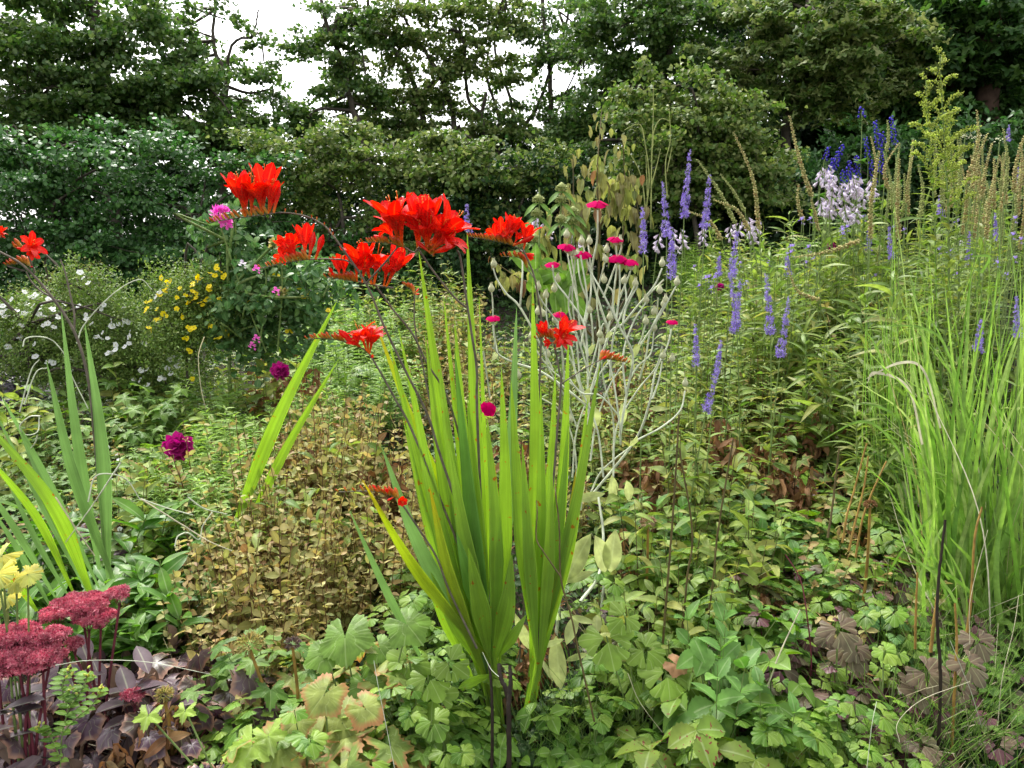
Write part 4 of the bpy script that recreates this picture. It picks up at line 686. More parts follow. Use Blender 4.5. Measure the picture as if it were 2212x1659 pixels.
zone('gery', 1600, 860, 1900, 1000, 16, .34, 'beneath the brown withered stems', (1, 1.3)); zone('ver2', 1380, 960, 1720, 1180, 20, .4, 'in front of the violet spikes', (.8, 1.2)); zone('gery', 1540, 980, 1800, 1160, 12, .25, 'in the right middle bed')
zone('col', 1560, 1000, 1960, 1180, 36, .26, 'in the right middle bed', (.7, 1.1)); zone('colb', 1580, 1080, 1800, 1180, 10, .24, 'in the right middle bed'); zone('colp', 1600, 960, 1950, 1080, 12, .2, 'in the right middle bed'); zone('colp', 1380, 950, 1500, 1060, 6, .2, 'beside the silver campion', (.8, 1.))
zone('str', 1260, 1200, 1700, 1400, 10, .22, 'right of the crocosmia base', (.8, 1.2)); zone('ger', 1280, 1150, 1700, 1400, 14, .24, 'right of the crocosmia base', (.6, 1.)); zone('gery', 1300, 1100, 1900, 1400, 10, .22, 'across the lower right bed', (.6, 1.)); zone('bro', 1300, 1050, 1900, 1400, 9, .25, 'across the lower right bed', (.4, .7)); zone('net', 1300, 1050, 1800, 1350, 8, .34, 'across the lower right bed', (.8, 1.2)); zone('tan2', 1380, 1000, 1800, 1300, 8, .3, 'across the lower right bed', (.7, 1.1)); zone('ver2', 1340, 1130, 1640, 1320, 12, .42, 'right of the felted leaves', (.8, 1.)); zone('col', 1260, 1180, 1700, 1420, 14, .26, 'right of the crocosmia base', (.75, 1.1)); zone('colb', 1600, 1180, 1960, 1400, 9, .25, 'in the lower right bed', (.8, 1.1)); zone('col', 1640, 1160, 1980, 1360, 11, .27, 'in the lower right bed', (.8, 1.15))
zone('str', 1460, 1360, 1720, 1560, 9, .26, 'in the lower right bed', (1.2, 1.6)); zone('strs', 1440, 1400, 1720, 1640, 5, .26, 'in the lower right bed', (1.2, 1.6)); zone('net', 1480, 1380, 1700, 1560, 6, .3, 'in the lower right bed', (.8, 1.1))
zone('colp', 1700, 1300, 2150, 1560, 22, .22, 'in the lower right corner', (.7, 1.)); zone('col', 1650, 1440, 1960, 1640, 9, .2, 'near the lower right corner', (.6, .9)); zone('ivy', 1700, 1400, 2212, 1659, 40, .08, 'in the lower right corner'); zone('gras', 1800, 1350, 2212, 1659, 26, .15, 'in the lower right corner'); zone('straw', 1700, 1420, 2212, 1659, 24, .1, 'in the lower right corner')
zone('ger', 2000, 1200, 2212, 1500, 12, .2, 'right of the tall cut stems', (.6, .9)); zone('col', 1880, 1180, 2100, 1400, 8, .22, 'at the foot of the tall grass', (.6, .9))
zone('col', 840, 1360, 1020, 1560, 12, .24, 'left of the crocosmia base', (.8, 1.05)); zone('col', 1160, 1420, 1440, 1560, 4, .2, 'under the crocosmia base', (.7, 1.)); zone('ger', 840, 1440, 1000, 1640, 10, .16, 'in front of the crocosmia base', (.6, .9)); zone('str', 700, 1570, 1000, 1655, 9, .15, 'at the bottom edge of the bed', (.8, 1.)); zone('str', 1120, 1560, 1460, 1655, 10, .14, 'at the bottom edge right of the black stems', (.8, 1.))
zone('gery', 600, 1460, 800, 1659, 12, .22, 'at the bottom left of the crocosmia', (.9, 1.2)); zone('col', 500, 1590, 700, 1650, 4, .2, 'in fresh green at the bottom edge', (.9, 1.1)); zone('ger', 500, 1500, 620, 1560, 3, .18, 'behind the lime leaves'); zone('col', 1440, 1600, 1800, 1659, 5, .17, 'at the bottom edge right', (.7, .9))
zone('gras', 1120, 1450, 1300, 1600, 6, .18, 'beneath the drooping felted leaf', (.6, .9)); zone('ivy', 800, 1500, 1700, 1659, 24, .07, 'along the bottom edge'); zone('ger', 1000, 880, 1110, 1000, 4, .3, 'seen through the sword leaves'); zone('col', 850, 1200, 960, 1340, 6, .25, 'beside the dry patch', (.7, 1))
for v in PR.values():
    for o in v:
        if id(o) not in FIRST:
            for ch in list(o.children): D.objects.remove(ch)
            D.objects.remove(o)
# leaf litter and small leaves no one could count, under all the plants
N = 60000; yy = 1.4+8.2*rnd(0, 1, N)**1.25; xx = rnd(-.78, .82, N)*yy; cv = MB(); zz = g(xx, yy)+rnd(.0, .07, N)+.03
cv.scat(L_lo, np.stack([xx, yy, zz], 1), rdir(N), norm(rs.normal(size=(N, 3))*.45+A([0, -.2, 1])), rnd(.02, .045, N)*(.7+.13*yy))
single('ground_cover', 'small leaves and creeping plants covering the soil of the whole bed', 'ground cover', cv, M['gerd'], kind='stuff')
N = 9000; yy = 1.4+4*rnd(0, 1, N); xx = rnd(-.7, .72, N)*yy; cv = MB(); cv.scat(T_leaf(3, .45, .5, -.4, wave=.05), np.stack([xx, yy, g(xx, yy)+rnd(.01, .05, N)], 1), rdir(N), norm(rs.normal(size=(N, 3))*.6+A([0, 0, 1])), rnd(.02, .05, N))
single('leaf_litter', 'brown and tan fallen leaves lying on the soil', 'leaf litter', cv, M['brown'], kind='stuff')
# ---------------------------------------------------------------- flowering shrubs on the left
def mesh1(T, name, mat, mats=None):
    b = MB(); b.scat(T, [[0, 0, 0]], [0, 1, 0], [0, 0, 1], 1.); return b.mesh(name, mat)
def pot_flower(nm, mat):
    b = MB(); b.scat(T_join([(T_leaf(3, 1.0, -.25, .12, peak=.62), 2*pi*i/5, (0, 0, 0), 1) for i in range(5)]), [[0, 0, 0]], [0, 1, 0], [0, 0, 1], 1.); n = len(b.f)
    b.scat(O_ball, [[0, -.12, .06]], [0, 1, 0], [0, 0, 1], .26, 1); return b.mesh(nm, [mat, M['cen']])
WF = pot_flower('flower', M['wh']); YF = pot_flower('flower', M['ye'])
def flowered(name, label, cat, blobs, Y, T, lm, lsz, fm, spots, fsz, per=30, sub=.12, smat='bark'):
    def ex(r, P):
        for px, py in spots:
            p = at(px, py, Y); dd_ = np.abs(P[:, 0]-p[0])+np.abs(P[:, 2]-p[2]); nb_ = P[dd_ < .07]; yy = (np.percentile(nb_[:, 1], 4) if len(nb_) > 4 else Y-.1)-.015
            p = at(px, py, yy); inst(r, 'flower', fm, p, rdir(1)[0], A([rs.normal()*.35, -.75, .8]), fsz*rs.uniform(.85, 1.35))
    return woody(name, label, cat, blobs, Y, T, M[lm], lsz, [([(blobs[0][0], 800), (blobs[0][0], blobs[0][1])], .012, .006)], bark=smat, sub=sub, per=per, trunkpart='branches', crown='foliage', extra=ex, flat=1.)
wsp = K(3, 150, 365, 215, 380, 145, 495, 260, 440, 170, 440, 320, 465, 30, 515, 130, 570, 265, 570, 330, 580, 355, 525, 525, 505, 620, 470, 770, 495, 760, 540, 785, 550, 685, 575, 795, 610, 790, 680, 885, 680, 705, 720, 210, 685, 215, 760, 440, 780, 440, 850, 325, 800, 1040, 780, 1055, 835, 1045, 865, 820, 905, 900, 935, 980, 365, 20, 450, 70, 590, 100, 480, 240, 500, 390, 440, 480, 450, 560, 560, 620, 650, 120, 640, 60, 700, 980, 895, 490, 245, 540, 310, 300, 410, 200, 450, 70, 410, 10, 490, 230, 460, 590, 640, 660, 740, 900, 840)
flowered('white_cinquefoil_shrub', 'twiggy shrub covered in small white flowers at the left below the snowberries', 'flowering shrub', [(60, 700, 90, 45, 1.2), (150, 660, 80, 50, 1.1), (200, 730, 90, 60, 1.2), (290, 720, 80, 60, 1.2), (110, 760, 110, 40, 1.2), (270, 790, 90, 50, 1.2), (350, 800, 60, 40, 1.1), (340, 720, 50, 50, 1), (20, 740, 60, 40, 1.), (250, 650, 50, 40, .8), (180, 625, 50, 30, .8), (390, 850, 50, 30, 1.), (80, 800, 110, 40, 1.1), (200, 830, 110, 40, 1.1), (310, 850, 80, 35, 1.1), (20, 680, 60, 40, 1.)], 4.9, T_leaf(3, .5, .3, -.2), 'pot', .024, WF, wsp+[(p[0]+rnd(-14, 14), p[1]+rnd(-12, 12)) for p in wsp if rnd(0, 1) < .8], .0175, per=85)
flowered('twiggy_shrub', 'brownish twiggy shrub tips standing up at the back of the white flowers', 'shrub', [(175, 610, 35, 30, .8), (215, 640, 40, 35, .9), (150, 640, 40, 30, .6), (110, 640, 40, 30, .5)], 5.4, T_leaf(3, .4, .3, -.2), 'potb', .022, WF, [], .02, per=50)
ysp = K(3, 985, 270, 1030, 320, 1100, 340, 920, 420, 1085, 405, 1155, 435, 890, 480, 1000, 500, 975, 530, 1080, 465, 1180, 310, 1230, 280, 1290, 345, 1280, 330, 1350, 240, 1365, 275, 1290, 250, 1210, 290, 1200, 400, 1275, 410, 1340, 405, 1240, 445, 925, 600, 1185, 585, 1165, 600, 1145, 650, 1165, 730, 1300, 575, 1320, 650, 1325, 205, 1520, 270, 1700, 265, 1840, 320, 1900, 380, 1865, 400, 1520, 445, 1550, 480, 1400, 630, 1450, 600, 1780, 605, 2010, 480, 1180, 900, 1020, 345, 960, 470, 1110, 510, 1160, 390, 985, 380, 1040, 300, 1330, 440, 1180, 360)
flowered('yellow_cinquefoil_shrub', 'rounded shrub dotted with bright yellow flowers left of the rose', 'flowering shrub', [(400, 640, 80, 50, 1.2), (460, 610, 60, 40, 1.2), (350, 690, 60, 50, 1.2), (430, 700, 80, 50, 1.2), (400, 760, 80, 50, 1.2), (340, 640, 40, 30, .7), (480, 680, 60, 60, 1.2)], 4.75, T_leaf(3, .5, .3, -.2), 'pot', .024, YF, ysp+[(p[0]+rnd(-9, 9), p[1]+rnd(-8, 8)) for p in ysp if rnd(0, 1) < .99], .0155, per=85)
rz = flowered('rose_bush', 'leafy rose bush with one full pink bloom beneath the tallest red flower', 'rose bush', [(490, 520, 45, 30, .7), (510, 600, 60, 40, .9), (580, 640, 80, 50, 1.1), (660, 610, 50, 50, 1.), (650, 680, 60, 50, 1.1), (530, 680, 70, 50, 1.1), (590, 560, 60, 40, .8), (460, 490, 20, 20, .4), (610, 740, 80, 45, 1.), (530, 740, 60, 40, .8), (700, 640, 40, 50, .9)], 4.7, T_leaf(5, .62, .2, -.2, teeth=.08), 'rose', .062, WF, [], .03, per=13, smat='gstem')
def globe(nm, mat, n=60, r=1., T=None, cup=.5, seed=1):
    b = MB(); q = np.random.RandomState(seed); d = norm(q.normal(size=(n, 3))+A([0, 0, .5])); rr = q.uniform(.25, 1, n)[:, None]; T = T or T_leaf(3, .9, -.4, .25, peak=.6)
    b.scat(T, d*rr*r*.5, norm(d+q.normal(size=(n, 3))*.4), d, .55*r); return b.mesh(nm, mat)
RB = globe('bloom', M['pink'], 46); p = at(474, 463, 4.4); inst(rz, 'bloom', RB, p, (1, 0, 0), (0, -.5, 1), .062); p = at(488, 482, 4.4); inst(rz, 'bloom', RB, p, (0, .3, 1), (1, -.5, 0), .045)
OB = globe('faded_bloom', M['tan'], 40, seed=3); inst(rz, 'faded_bloom', OB, at(595, 528, 4.5), (1, 0, 0), (0, 0, 1), .045); inst(rz, 'faded_bloom', OB, at(610, 632, 4.5), (1, 0, 0), (0, 0, 1), .04)
for p in K(3, 1570, 230, 1570, 655, 1545, 700, 1485, 200, 1690, 365): inst(rz, 'bud', globe('bud', M['pink'] if p[1] > 580 else M['lil'], 14, seed=5), at(p[0], p[1], 4.3), (1, 0, 0), (0, 0, 1), .03)
for pts in [[(575, 760), (520, 620), (480, 500), (475, 480)], [(600, 760), (610, 600), (597, 540)], [(560, 760), (575, 600), (555, 570)]]: stalk(rz, pts, 4.6, 4.5, .006, .003, 'stem', 'gstem')
# round magenta flower heads
SWM = globe('flower_head', M['sw'], 90, T=petal5(4, .9, .1), seed=9)
for px, py, Y, s_, lb in [(385, 968, 3.3, .075, 'large round magenta flower head on a thin stalk left of the dry patch'), (605, 803, 4.2, .06, 'flat magenta flower head under the rose bush'), (1795, 535, 5.5, .04, 'small magenta flower behind the willow-like leaves'), (1555, 620, 5, .03, 'tiny dark magenta flower among the violet spikes')]:
    b = at(px, py, Y); gz_ = float(g(b[0], Y)); r = root('sweet_william', lb, 'flower', (b[0], Y, gz_), 'round magenta flower heads'); mb = MB(); mb.tube(curve([(b[0], Y, gz_), (b[0]+.03, Y, (b[2]+gz_)/2), b], 10), .0025, 5); part(r, 'stem', mb, M['gstem']); inst(r, 'flower_head', SWM, b, (1, .2, 0), (.1, -.6, 1), s_)
# ---------------------------------------------------------------- spikes
def floret(): return T_join([(T_leaf(2, .5, .2, .25), 2*pi*i/4+.3, (0, 0, 0), 1) for i in range(4)]+[(T_leaf(1, .1, 0, .9), i*3.1, (0, 0, 0), 1.1) for i in range(2)])
FT = floret()
def spike_mesh(kind, L, seed):
    q = np.random.RandomState(seed); b = MB(); 
    if kind == 'ver':
        b.tube([(0, 0, 0), (0, L*.5, 0), (.004, L, 0)], [.0022, .002, .001], 4, 1); n = int(L*800)
        t = q.uniform(0, 1, n); a = q.uniform(0, 6.3, n); d = norm(np.stack([np.cos(a), .15+q.normal(size=n)*.3, np.sin(a)], 1)); rr = q.uniform(.4, 1.25, n)*(.019*(1-t*.75)+.001)
        gap = q.uniform(0, 1, n) > .15+.45*(np.sin(t*31+q.uniform(0,6)) > .4); t, d, rr = t[gap], d[gap], rr[gap]; P = np.stack([d[:, 0]*rr, t*L, d[:, 2]*rr], 1)
        b.scat(FT, P, q.normal(size=(len(t), 3)), d, (.0135*(1-t*.6))); return b.mesh('flower_spike', [M['vio'], M['gstem']])
    if kind in ('pod', 'gpod'):
        wv = q.normal()*.02; c = curve([(0, 0, 0), (wv, L*.5, 0), (q.normal()*.03, L, 0)], 20); b.tube(c, np.linspace(.004, .0015, 20), 5, 1); n = int(L*210); t = np.linspace(.02, 1, n); a = np.arange(n)*2.4
        P = c[(t*19).astype(int)]+(c[np.minimum(19, (t*19).astype(int)+1)]-c[(t*19).astype(int)])*((t*19) % 1)[:, None]
        d = norm(np.stack([np.cos(a), np.full(n, .7), np.sin(a)], 1)); s_ = .021*(1-.55*t)*q.uniform(.8, 1.2, n); b.scat(O_seed, P, d, [0, 1, 0.01], s_); b.scat(T_leaf(2, .4, .3, .2), P, d*A([1, .2, 1]), [0, 1, .01], s_*.9, 1)
        return b.mesh('seed_spike', [M['pod' if kind == 'pod' else 'gpod'], M['gpod']])
    if kind == 'lil':
        b.tube([(0, 0, 0), (0, L, 0)], [.004, .002], 5, 1); n = int(L*64)
        for i in range(n):
            t = (i+.5)/n; a = i*2.4; d = norm([cos(a), -.8-q.uniform(0, .9), sin(a)]); p = A([cos(a)*.006, t*L, sin(a)*.006]); s_ = .056*q.uniform(.7, 1.1)
            P5 = T_join([(T_leaf(3, .3, .3, .28, peak=.6), 0, (0, 0, 0), 1)])
            for k in range(6):
                up = norm(np.cross(d, [cos(k*1.05), .2, sin(k*1.05)])); b.scat(P5, [p+d*s_*.1], d, up, s_)
        return b.mesh('flower_spike', [M['lil'], M['gstem']])
    if kind == 'ind':
        b.tube([(0, 0, 0), (0, L, 0)], [.003, .0015], 4, 1); n = int(L*95)
        for i in range(n):
            t = (i+.5)/n; a = i*2.4+q.uniform(-.4, .4); r_ = .022*(1-.5*t); p = A([cos(a)*r_, t*L+.01, sin(a)*r_]); b.tube([(0, t*L-.005, 0), p], .001, 3, 1); b.scat(O_ball, [p], [cos(a)*.3, 1, sin(a)*.3], [0, 0, 1], .02*q.uniform(.7, 1.1)); b.scat(T_leaf(2, .8, .4, .3), [p, p], [[cos(a+1), -.3, sin(a+1)], [cos(a-1), -.3, sin(a-1)]], [0, 1, .01], .016)
        return b.mesh('flower_spike', [M['ind'], M['gstem']])
SM = {}
def spk(name, label, cat, kind, top, bot, Y, base=None, group=None, leaf='ver', stemm_='gstem', lv=8, lsz=.07, LT=None, dY=0):
    a = at(bot[0], bot[1], Y); b = at(top[0], top[1], Y+dY); L = float(np.linalg.norm(b-a)); key = (kind, round(L/.06), rs.randint(2))
    if key not in SM: SM[key] = (spike_mesh(kind, round(L/.06)*.06+.03, len(SM)), round(L/.06)*.06+.03)
    me, L0 = SM[key]; d = norm(b-a); gx_ = a[0]-d[0]*.3 if base is None else at(base[0], base[1], Y)[0]; gz_ = float(g(gx_, Y)); r = root(name, label, cat, (gx_, Y, gz_), group)
    c = curve([(gx_, Y, gz_-.02), ((gx_+a[0])/2-d[0]*.05, Y, (gz_+a[2])/2), a], 12); mb = MB(); mb.tube(c, np.linspace(.004, .0025, 12), 5); part(r, 'stem', mb, M[stemm_])
    if lv:
        lb = MB()
        for i in range(lv):
            p = c[2+int(9*i/lv)]; 
            for sgn in (0, pi): aa = i*1.57+sgn+.4; lb.scat(LT or L_ltooth, [p], [cos(aa), sin(aa)*.8, .45], [0, 0, 1], lsz*rs.uniform(.8, 1.2))
        part(r, 'leaves', lb, M[leaf])
    inst(r, 'seed_spike' if 'pod' in kind else 'flower_spike', me, a, d, (rs.uniform(-1, 1), -1, 0), L/L0); return r
gv = 'violet speedwell spikes'
def V(x0, y0, x1, y1, Y, lb): spk('speedwell', lb, 'speedwell', 'ver', (x0, y0), (x1, y1), Y, group=gv)
for v in [(1388, 448, 1390, 545, 3.3, 'violet spike nearest to the wilting shrub, above the magenta flowers'), (1432, 392, 1440, 510, 3.5, 'violet spike second from the wilting shrub'), (1490, 322, 1478, 470, 3.6, 'tallest violet spike, standing with its tip over the others'), (1533, 375, 1522, 495, 3.6, 'broad violet spike just right of the tallest one'),
    (1450, 490, 1452, 600, 3.2, 'thin violet spike hanging below the tall group'), (1592, 500, 1580, 600, 3.6, 'violet spike in front of the small white flowers'), (1578, 590, 1592, 705, 3.5, 'dense broad violet spike beneath the small white flowers'), (1600, 600, 1585, 720, 3.6, 'violet spike crowded against the dense broad one'),
    (1558, 735, 1545, 820, 3.0, 'leaning violet spike low in the middle of the bed'), (1545, 820, 1525, 890, 2.95, 'short violet spike lowest of all'), (1655, 590, 1665, 720, 3.4, 'slender violet spike left of the brown withered leaves'), (1705, 640, 1685, 770, 3.3, 'bright violet spike directly above the brown withered leaves'),
    (1502, 700, 1504, 790, 3.2, 'faded thin violet spike beside the silver stems'), (1555, 545, 1550, 600, 4.3, 'small blue violet spike before the lime foliage'), (1920, 490, 1925, 560, 4.6, 'pale violet spike behind the goldenrod stems'), (2180, 270, 2175, 310, 6.0, 'violet spike in the far right background'), (2195, 640, 2200, 730, 2.9, 'violet spike behind the grass at the right edge'), (2120, 690, 2112, 760, 3.0, 'violet spike inside the tall grass'), (2095, 500, 2090, 560, 5.0, 'pale violet spike above the tall grass'), (2150, 460, 2150, 520, 5.2, 'violet spike at the far right above the grass'), (1878, 470, 1876, 540, 5, 'small violet spike among dry seed spikes'), (1700, 545, 1702, 600, 4.6, 'thin violet spike under the pale drooping flowers'),
    (1008, 440, 1010, 500, 3.4, 'half hidden violet spike right of the big red flower cluster'), (2030, 420, 2032, 470, 5.2, 'violet spike beside the goldenrod'), (2200, 360, 2198, 430, 5.6, 'pale violet spike at the right edge')]: V(*v)
gp = 'tall dry seed spikes'
def PD(x0, y0, x1, y1, Y, lb, k='pod', dY=0): spk('foxglove_seed_spike', lb, 'seed spike', k, (x0, y0), (x1, y1), Y, group=gp, leaf='ver', lv=3, lsz=.05, dY=dY)
for v in [(1590, 285, 1640, 500, 4.4, 'dry seed spike leaning left, left of the two tall ones'), (1697, 255, 1755, 430, 4.3, 'tallest dry seed spike leaning left over the dark hollow'), (1755, 430, 1768, 500, 4.3, 'lower half of seed spike beside the pale drooping flowers'), (1500, 350, 1590, 485, 4.6, 'dry seed spike slanting behind the tallest violet spike'), (1545, 430, 1620, 500, 4.4, 'dry seed spike slanting low above the white flowers'), (1560, 375, 1610, 460, 4.8, 'small dry seed spike slanting in the gap'), (1490, 455, 1560, 520, 4.3, 'low dry seed spike slanting to the left'), (1720, 400, 1735, 480, 4.4, 'short seed spike left of the pale drooping flowers'),
    (1885, 330, 1880, 520, 4.2, 'upright seed spike right of the pale drooping flowers'), (1934, 345, 1942, 520, 4.0, 'upright seed spike touching the goldenrod foliage'), (2110, 240, 2085, 400, 4.3, 'tallest seed spike right of the goldenrod'), (2128, 290, 2100, 410, 4.4, 'seed spike behind the tallest one right of the goldenrod'), (2140, 310, 2120, 430, 4.1, 'third seed spike right of the goldenrod'), (2078, 300, 2070, 420, 4.5, 'seed spike close against the goldenrod'), (2060, 300, 2052, 400, 4.6, 'slim seed spike just right of the goldenrod stem'), (2145, 345, 2130, 520, 4.0, 'pale seed spike lower right of the goldenrod'), (2180, 280, 2170, 420, 4.6, 'seed spike near the right edge'), (2205, 260, 2190, 420, 4.4, 'seed spike at the right edge'), (1920, 260, 1915, 330, 4.9, 'thin seed spike left of the goldenrod')]:
    PD(*v[:6], k='pod' if v[4] < 4.45 else 'gpod')
for i in range(44):
    x = rnd(1880, 2230); y = rnd(290, 400); PD(x, y, x+rnd(-18, 8), y+rnd(90, 170), rnd(4.6, 6), 'greenish seed spike in the crowded stand behind the goldenrod', 'gpod' if rnd(0, 1) < .6 else 'pod')
for v in [((1720, 560), (1860, 520), 3.9, 'fallen seed spike lying across the willow-like leaves'), ((1690, 590), (1770, 650), 3.6, 'drooping seed spike beside the slender violet spike')]: spk('foxglove_seed_spike', v[3], 'seed spike', 'pod', v[0], v[1], v[2], group=gp, lv=0)
for x, y, w_, h_, Y, n in [(1845, 425, 45, 28, 5.2, 12), (1785, 400, 12, 34, 5.2, 4), (1815, 465, 50, 24, 5., 10), (1600, 505, 40, 18, 5.4, 5), (1470, 520, 50, 15, 5.6, 4), (1180, 500, 30, 15, 5.4, 3), (1225, 510, 20, 15, 5.4, 2)]:
    for i in range(n):
        X = x+rnd(-w_, w_); y0 = y-h_*.8+rnd(-h_, h_)*.6
        spk('hosta', 'pale lilac white drooping flower spikes '+('below the indigo monkshood' if x > 1700 else 'behind the violet spikes' if x > 1400 else 'beside the wilting shrub'), 'hosta', 'lil', (X, y0-14), (X+rnd(-12, 12), y0+24), Y+rnd(-.2, .2), group='pale drooping flower spikes', lv=0)
for i, (x0, y0, x1, y1) in enumerate([(1850, 340, 1860, 440), (1890, 265, 1900, 330), (1870, 300, 1875, 345), (1820, 315, 1800, 370), (1810, 330, 1790, 380), (1800, 345, 1785, 400), (1835, 350, 1830, 400), (1925, 255, 1935, 320), (1860, 235, 1862, 260), (1905, 290, 1915, 330), (1790, 320, 1780, 350), (1840, 370, 1850, 410), (1880, 350, 1890, 400), (1905, 330, 1900, 380), (1820, 370, 1820, 420)]):
    spk('monkshood', 'deep indigo hooded flower spike before the dark hedge', 'monkshood', 'ind', (x0, y0), (x1, y1), 6.2, group='indigo monkshood spikes', lv=6, lsz=.12, LT=L_map, leaf='col')
# goldenrod
def goldenrod(px, ptop, pbase, Y, label, sc=1.):
    a = at(px+rnd(-8, 8), pbase, Y); b = at(px, ptop, Y); gz_ = float(g(a[0], Y)); r = root('goldenrod', label, 'goldenrod', (a[0], Y, gz_), 'tall goldenrod stems'); c = curve([(a[0], Y, gz_), (a[0]+.02, Y, (gz_+b[2])/2), b], 60)
    mb = MB(); mb.tube(c, np.linspace(.006, .002, 60), 6); part(r, 'stem', mb, M['gstem']); lv = MB(); fl = MB(); br = MB(); H = b[2]-gz_
    for i in range(60):
        t = i/60
        if t < .86:
            for k in range(2): aa = i*2.4+k*3; lv.scat(T_leaf(8, .17, .3, -.6, teeth=.1), [c[i]], [cos(aa)*.8, sin(aa)*.8, .7], [0, 0, 1], (.14 if t < .62 else .14-(t-.62)*.42)*rnd(.8, 1.15)*sc)
        if t > .72:
            aa = i*2.4; L = (.17*(1-(t-.72)/.30)+.015)*sc; e = c[i]+A([cos(aa)*L*.85, sin(aa)*L*.5, L*.62]); q = curve([c[i], c[i]+(e-c[i])*.5+A([0, 0, L*.22]), e], 9); br.tube(q, np.linspace(.0018, .0008, 9), 4)
            n = int(95*L/.1); uu = rnd(0, .999, n)*8; ii = uu.astype(int); fl.scat(O_small, q[ii]+(q[ii+1]-q[ii])*(uu-ii)[:, None]+rs.normal(size=(n, 3))*.005+A([0, 0, .004]), rdir(n, .6), [1, 0, .1], rnd(.005, .0105, n))
    nb = fl.n; fl.v += br.v; fl.uv += br.uv; fl.f += [(f+nb, 1) for f, _ in br.f]; fl.n += br.n
    part(r, 'leaves', lv, M['wil']); part(r, 'plume', fl, [M['gold'], M['gstem']])
goldenrod(2030, 118, 760, 3.6, 'tallest goldenrod with a pale yellow green plume standing above everything on the right'); goldenrod(2000, 175, 760, 3.7, 'slightly shorter goldenrod stem beside the tallest plume'); goldenrod(2050, 250, 760, 3.75, 'budding goldenrod stem right of the tallest plume', .8)
# ---------------------------------------------------------------- wilting shrub, whorled phlomis, wiry stems
YW = 4.0; b = at(1300, 700, YW); r = root('wilting_shrub', 'wilting shrub with limp yellow green leaves hanging like a cone behind the magenta flowers', 'shrub', (b[0], YW, float(g(b[0], YW)))); mb = MB(); lb = MB(); br = MB()
for pts in [[(1290, 760), (1295, 500), (1290, 380), (1300, 235)], [(1290, 740), (1250, 600), (1240, 450), (1238, 330)], [(1300, 740), (1340, 560), (1350, 420), (1345, 300)], [(1290, 740), (1200, 640), (1120, 600), (1060, 560)], [(1300, 740), (1370, 600), (1380, 480), (1365, 380)], [(1280, 700), (1180, 560), (1180, 480)], [(1290, 500), (1330, 430), (1350, 380)], [(1290, 560), (1240, 480), (1230, 400)]]:
    w = [at(p[0], p[1], YW+rnd(-.15, .15)) for p in pts]; c = curve(w, 30); mb.tube(c, np.linspace(.007, .002, 30), 5)
    for i in range(7, 30):
        for k in range(2 if i > 16 else 1): L = rnd(.06, .105); q = c[i]+rs.normal(size=3)*.03; aa = rnd(0, 6.3); (br if rnd(0, 1) < .03 else lb).scat(T_leaf(6, .52, .4, -.2, peak=.42, wave=.03), [q], [cos(aa)*.45, sin(aa)*.45, -1], [cos(aa), sin(aa), .3], L*(1 if i < 24 else .6))
part(r, 'stems', mb, M['dstem']); part(r, 'leaves', lb, M['wilt']); part(r, 'withered_leaves', br, M['brown'])
def WB():
    b = MB(); q = np.random.RandomState(4); d = rdir(70); d[:, 1] *= .6; b.scat(O_ball, [[0, -.25, 0]], [0, 1, 0], [0, 0, 1], .9); b.scat(T_ovoid(.2, 4), d*.4, d, [0, 1, .1], .32); return b.mesh('whorl', M['gpod'])
WBM = WB()
for i, (pts, ws, lb_) in enumerate([([(1160, 640), (1165, 520), (1165, 405)], [(1163, 432), (1160, 462)], 'left whorled phlomis stem with round green bobbles'), ([(1215, 660), (1210, 530), (1213, 405)], [(1213, 407), (1212, 433), (1212, 475)], 'middle whorled phlomis stem with opposite pointed leaves'), ([(1235, 640), (1238, 540), (1238, 455)], [(1238, 458), (1236, 480)], 'short right whorled phlomis stem'), ([(1160, 640), (1152, 560), (1155, 520)], [(1155, 517), (1128, 530)], 'lowest phlomis stem with large heart shaped leaves')]):
    Y = 3.5+.05*i; b = at(pts[0][0], 700, Y); r = root('phlomis', lb_, 'phlomis', (b[0], Y, float(g(b[0], Y))), 'whorled phlomis stems'); w = [A([b[0], Y, r.location[2]])]+[at(p[0], p[1], Y) for p in pts]; mb = MB(); mb.tube(curve(w, 20), .004, 6); part(r, 'stem', mb, M['gstem'])
    for x, y in ws:
        p = at(x, y, Y); inst(r, 'whorl', WBM, p, (0, 0, 1), (0, 1, 0), .042)
        for sg in (-1, 1): l2 = MB(); l2.scat(L_big, [p-A([0, 0, .012])], [sg*.8, -.4*rnd(0, 1), -.55], [sg*.3, -.5, .6], .085); part(r, 'leaf', l2, M['phlo'])
    for k in range(5 if i else 3): l2 = MB(); p = at(pts[0][0]+rnd(-20, 20), rnd(560, 640), Y); l2.scat(T_leaf(8, .5, .25, -.3, peak=.38), [p], [rnd(-.7, .7), -.3, rnd(-.9, .9)], [0, -1, .3], rnd(.10, .15)); part(r, 'leaf', l2, M['phlo'])
b = at(1410, 640, 4.2); r = root('wiry_plant', 'pale wiry branching stems rising between the wilting shrub and the tallest violet spike', 'wildflower', (b[0], 4.2, float(g(b[0], 4.2))))
for pts in [K(1, 1930, 1400, 1935, 1000, 1945, 700, 1945, 520), K(1, 1900, 1300, 1920, 1080, 1890, 850, 1870, 770, 1830, 765, 1770, 795), K(1, 1940, 900, 1950, 800, 1990, 730, 2050, 740), K(1, 2030, 1200, 2020, 1000, 2050, 850, 2040, 640), K(1, 1900, 1300, 1870, 1080, 1800, 940, 1735, 895), K(1, 1930, 1150, 1970, 1000, 1990, 910), K(1, 2030, 1050, 2060, 900), K(1, 1910, 1200, 1900, 950)]: stalk(r, pts+[], 4.2, 4.2, .0035, .0015, 'stem', 'gpod')
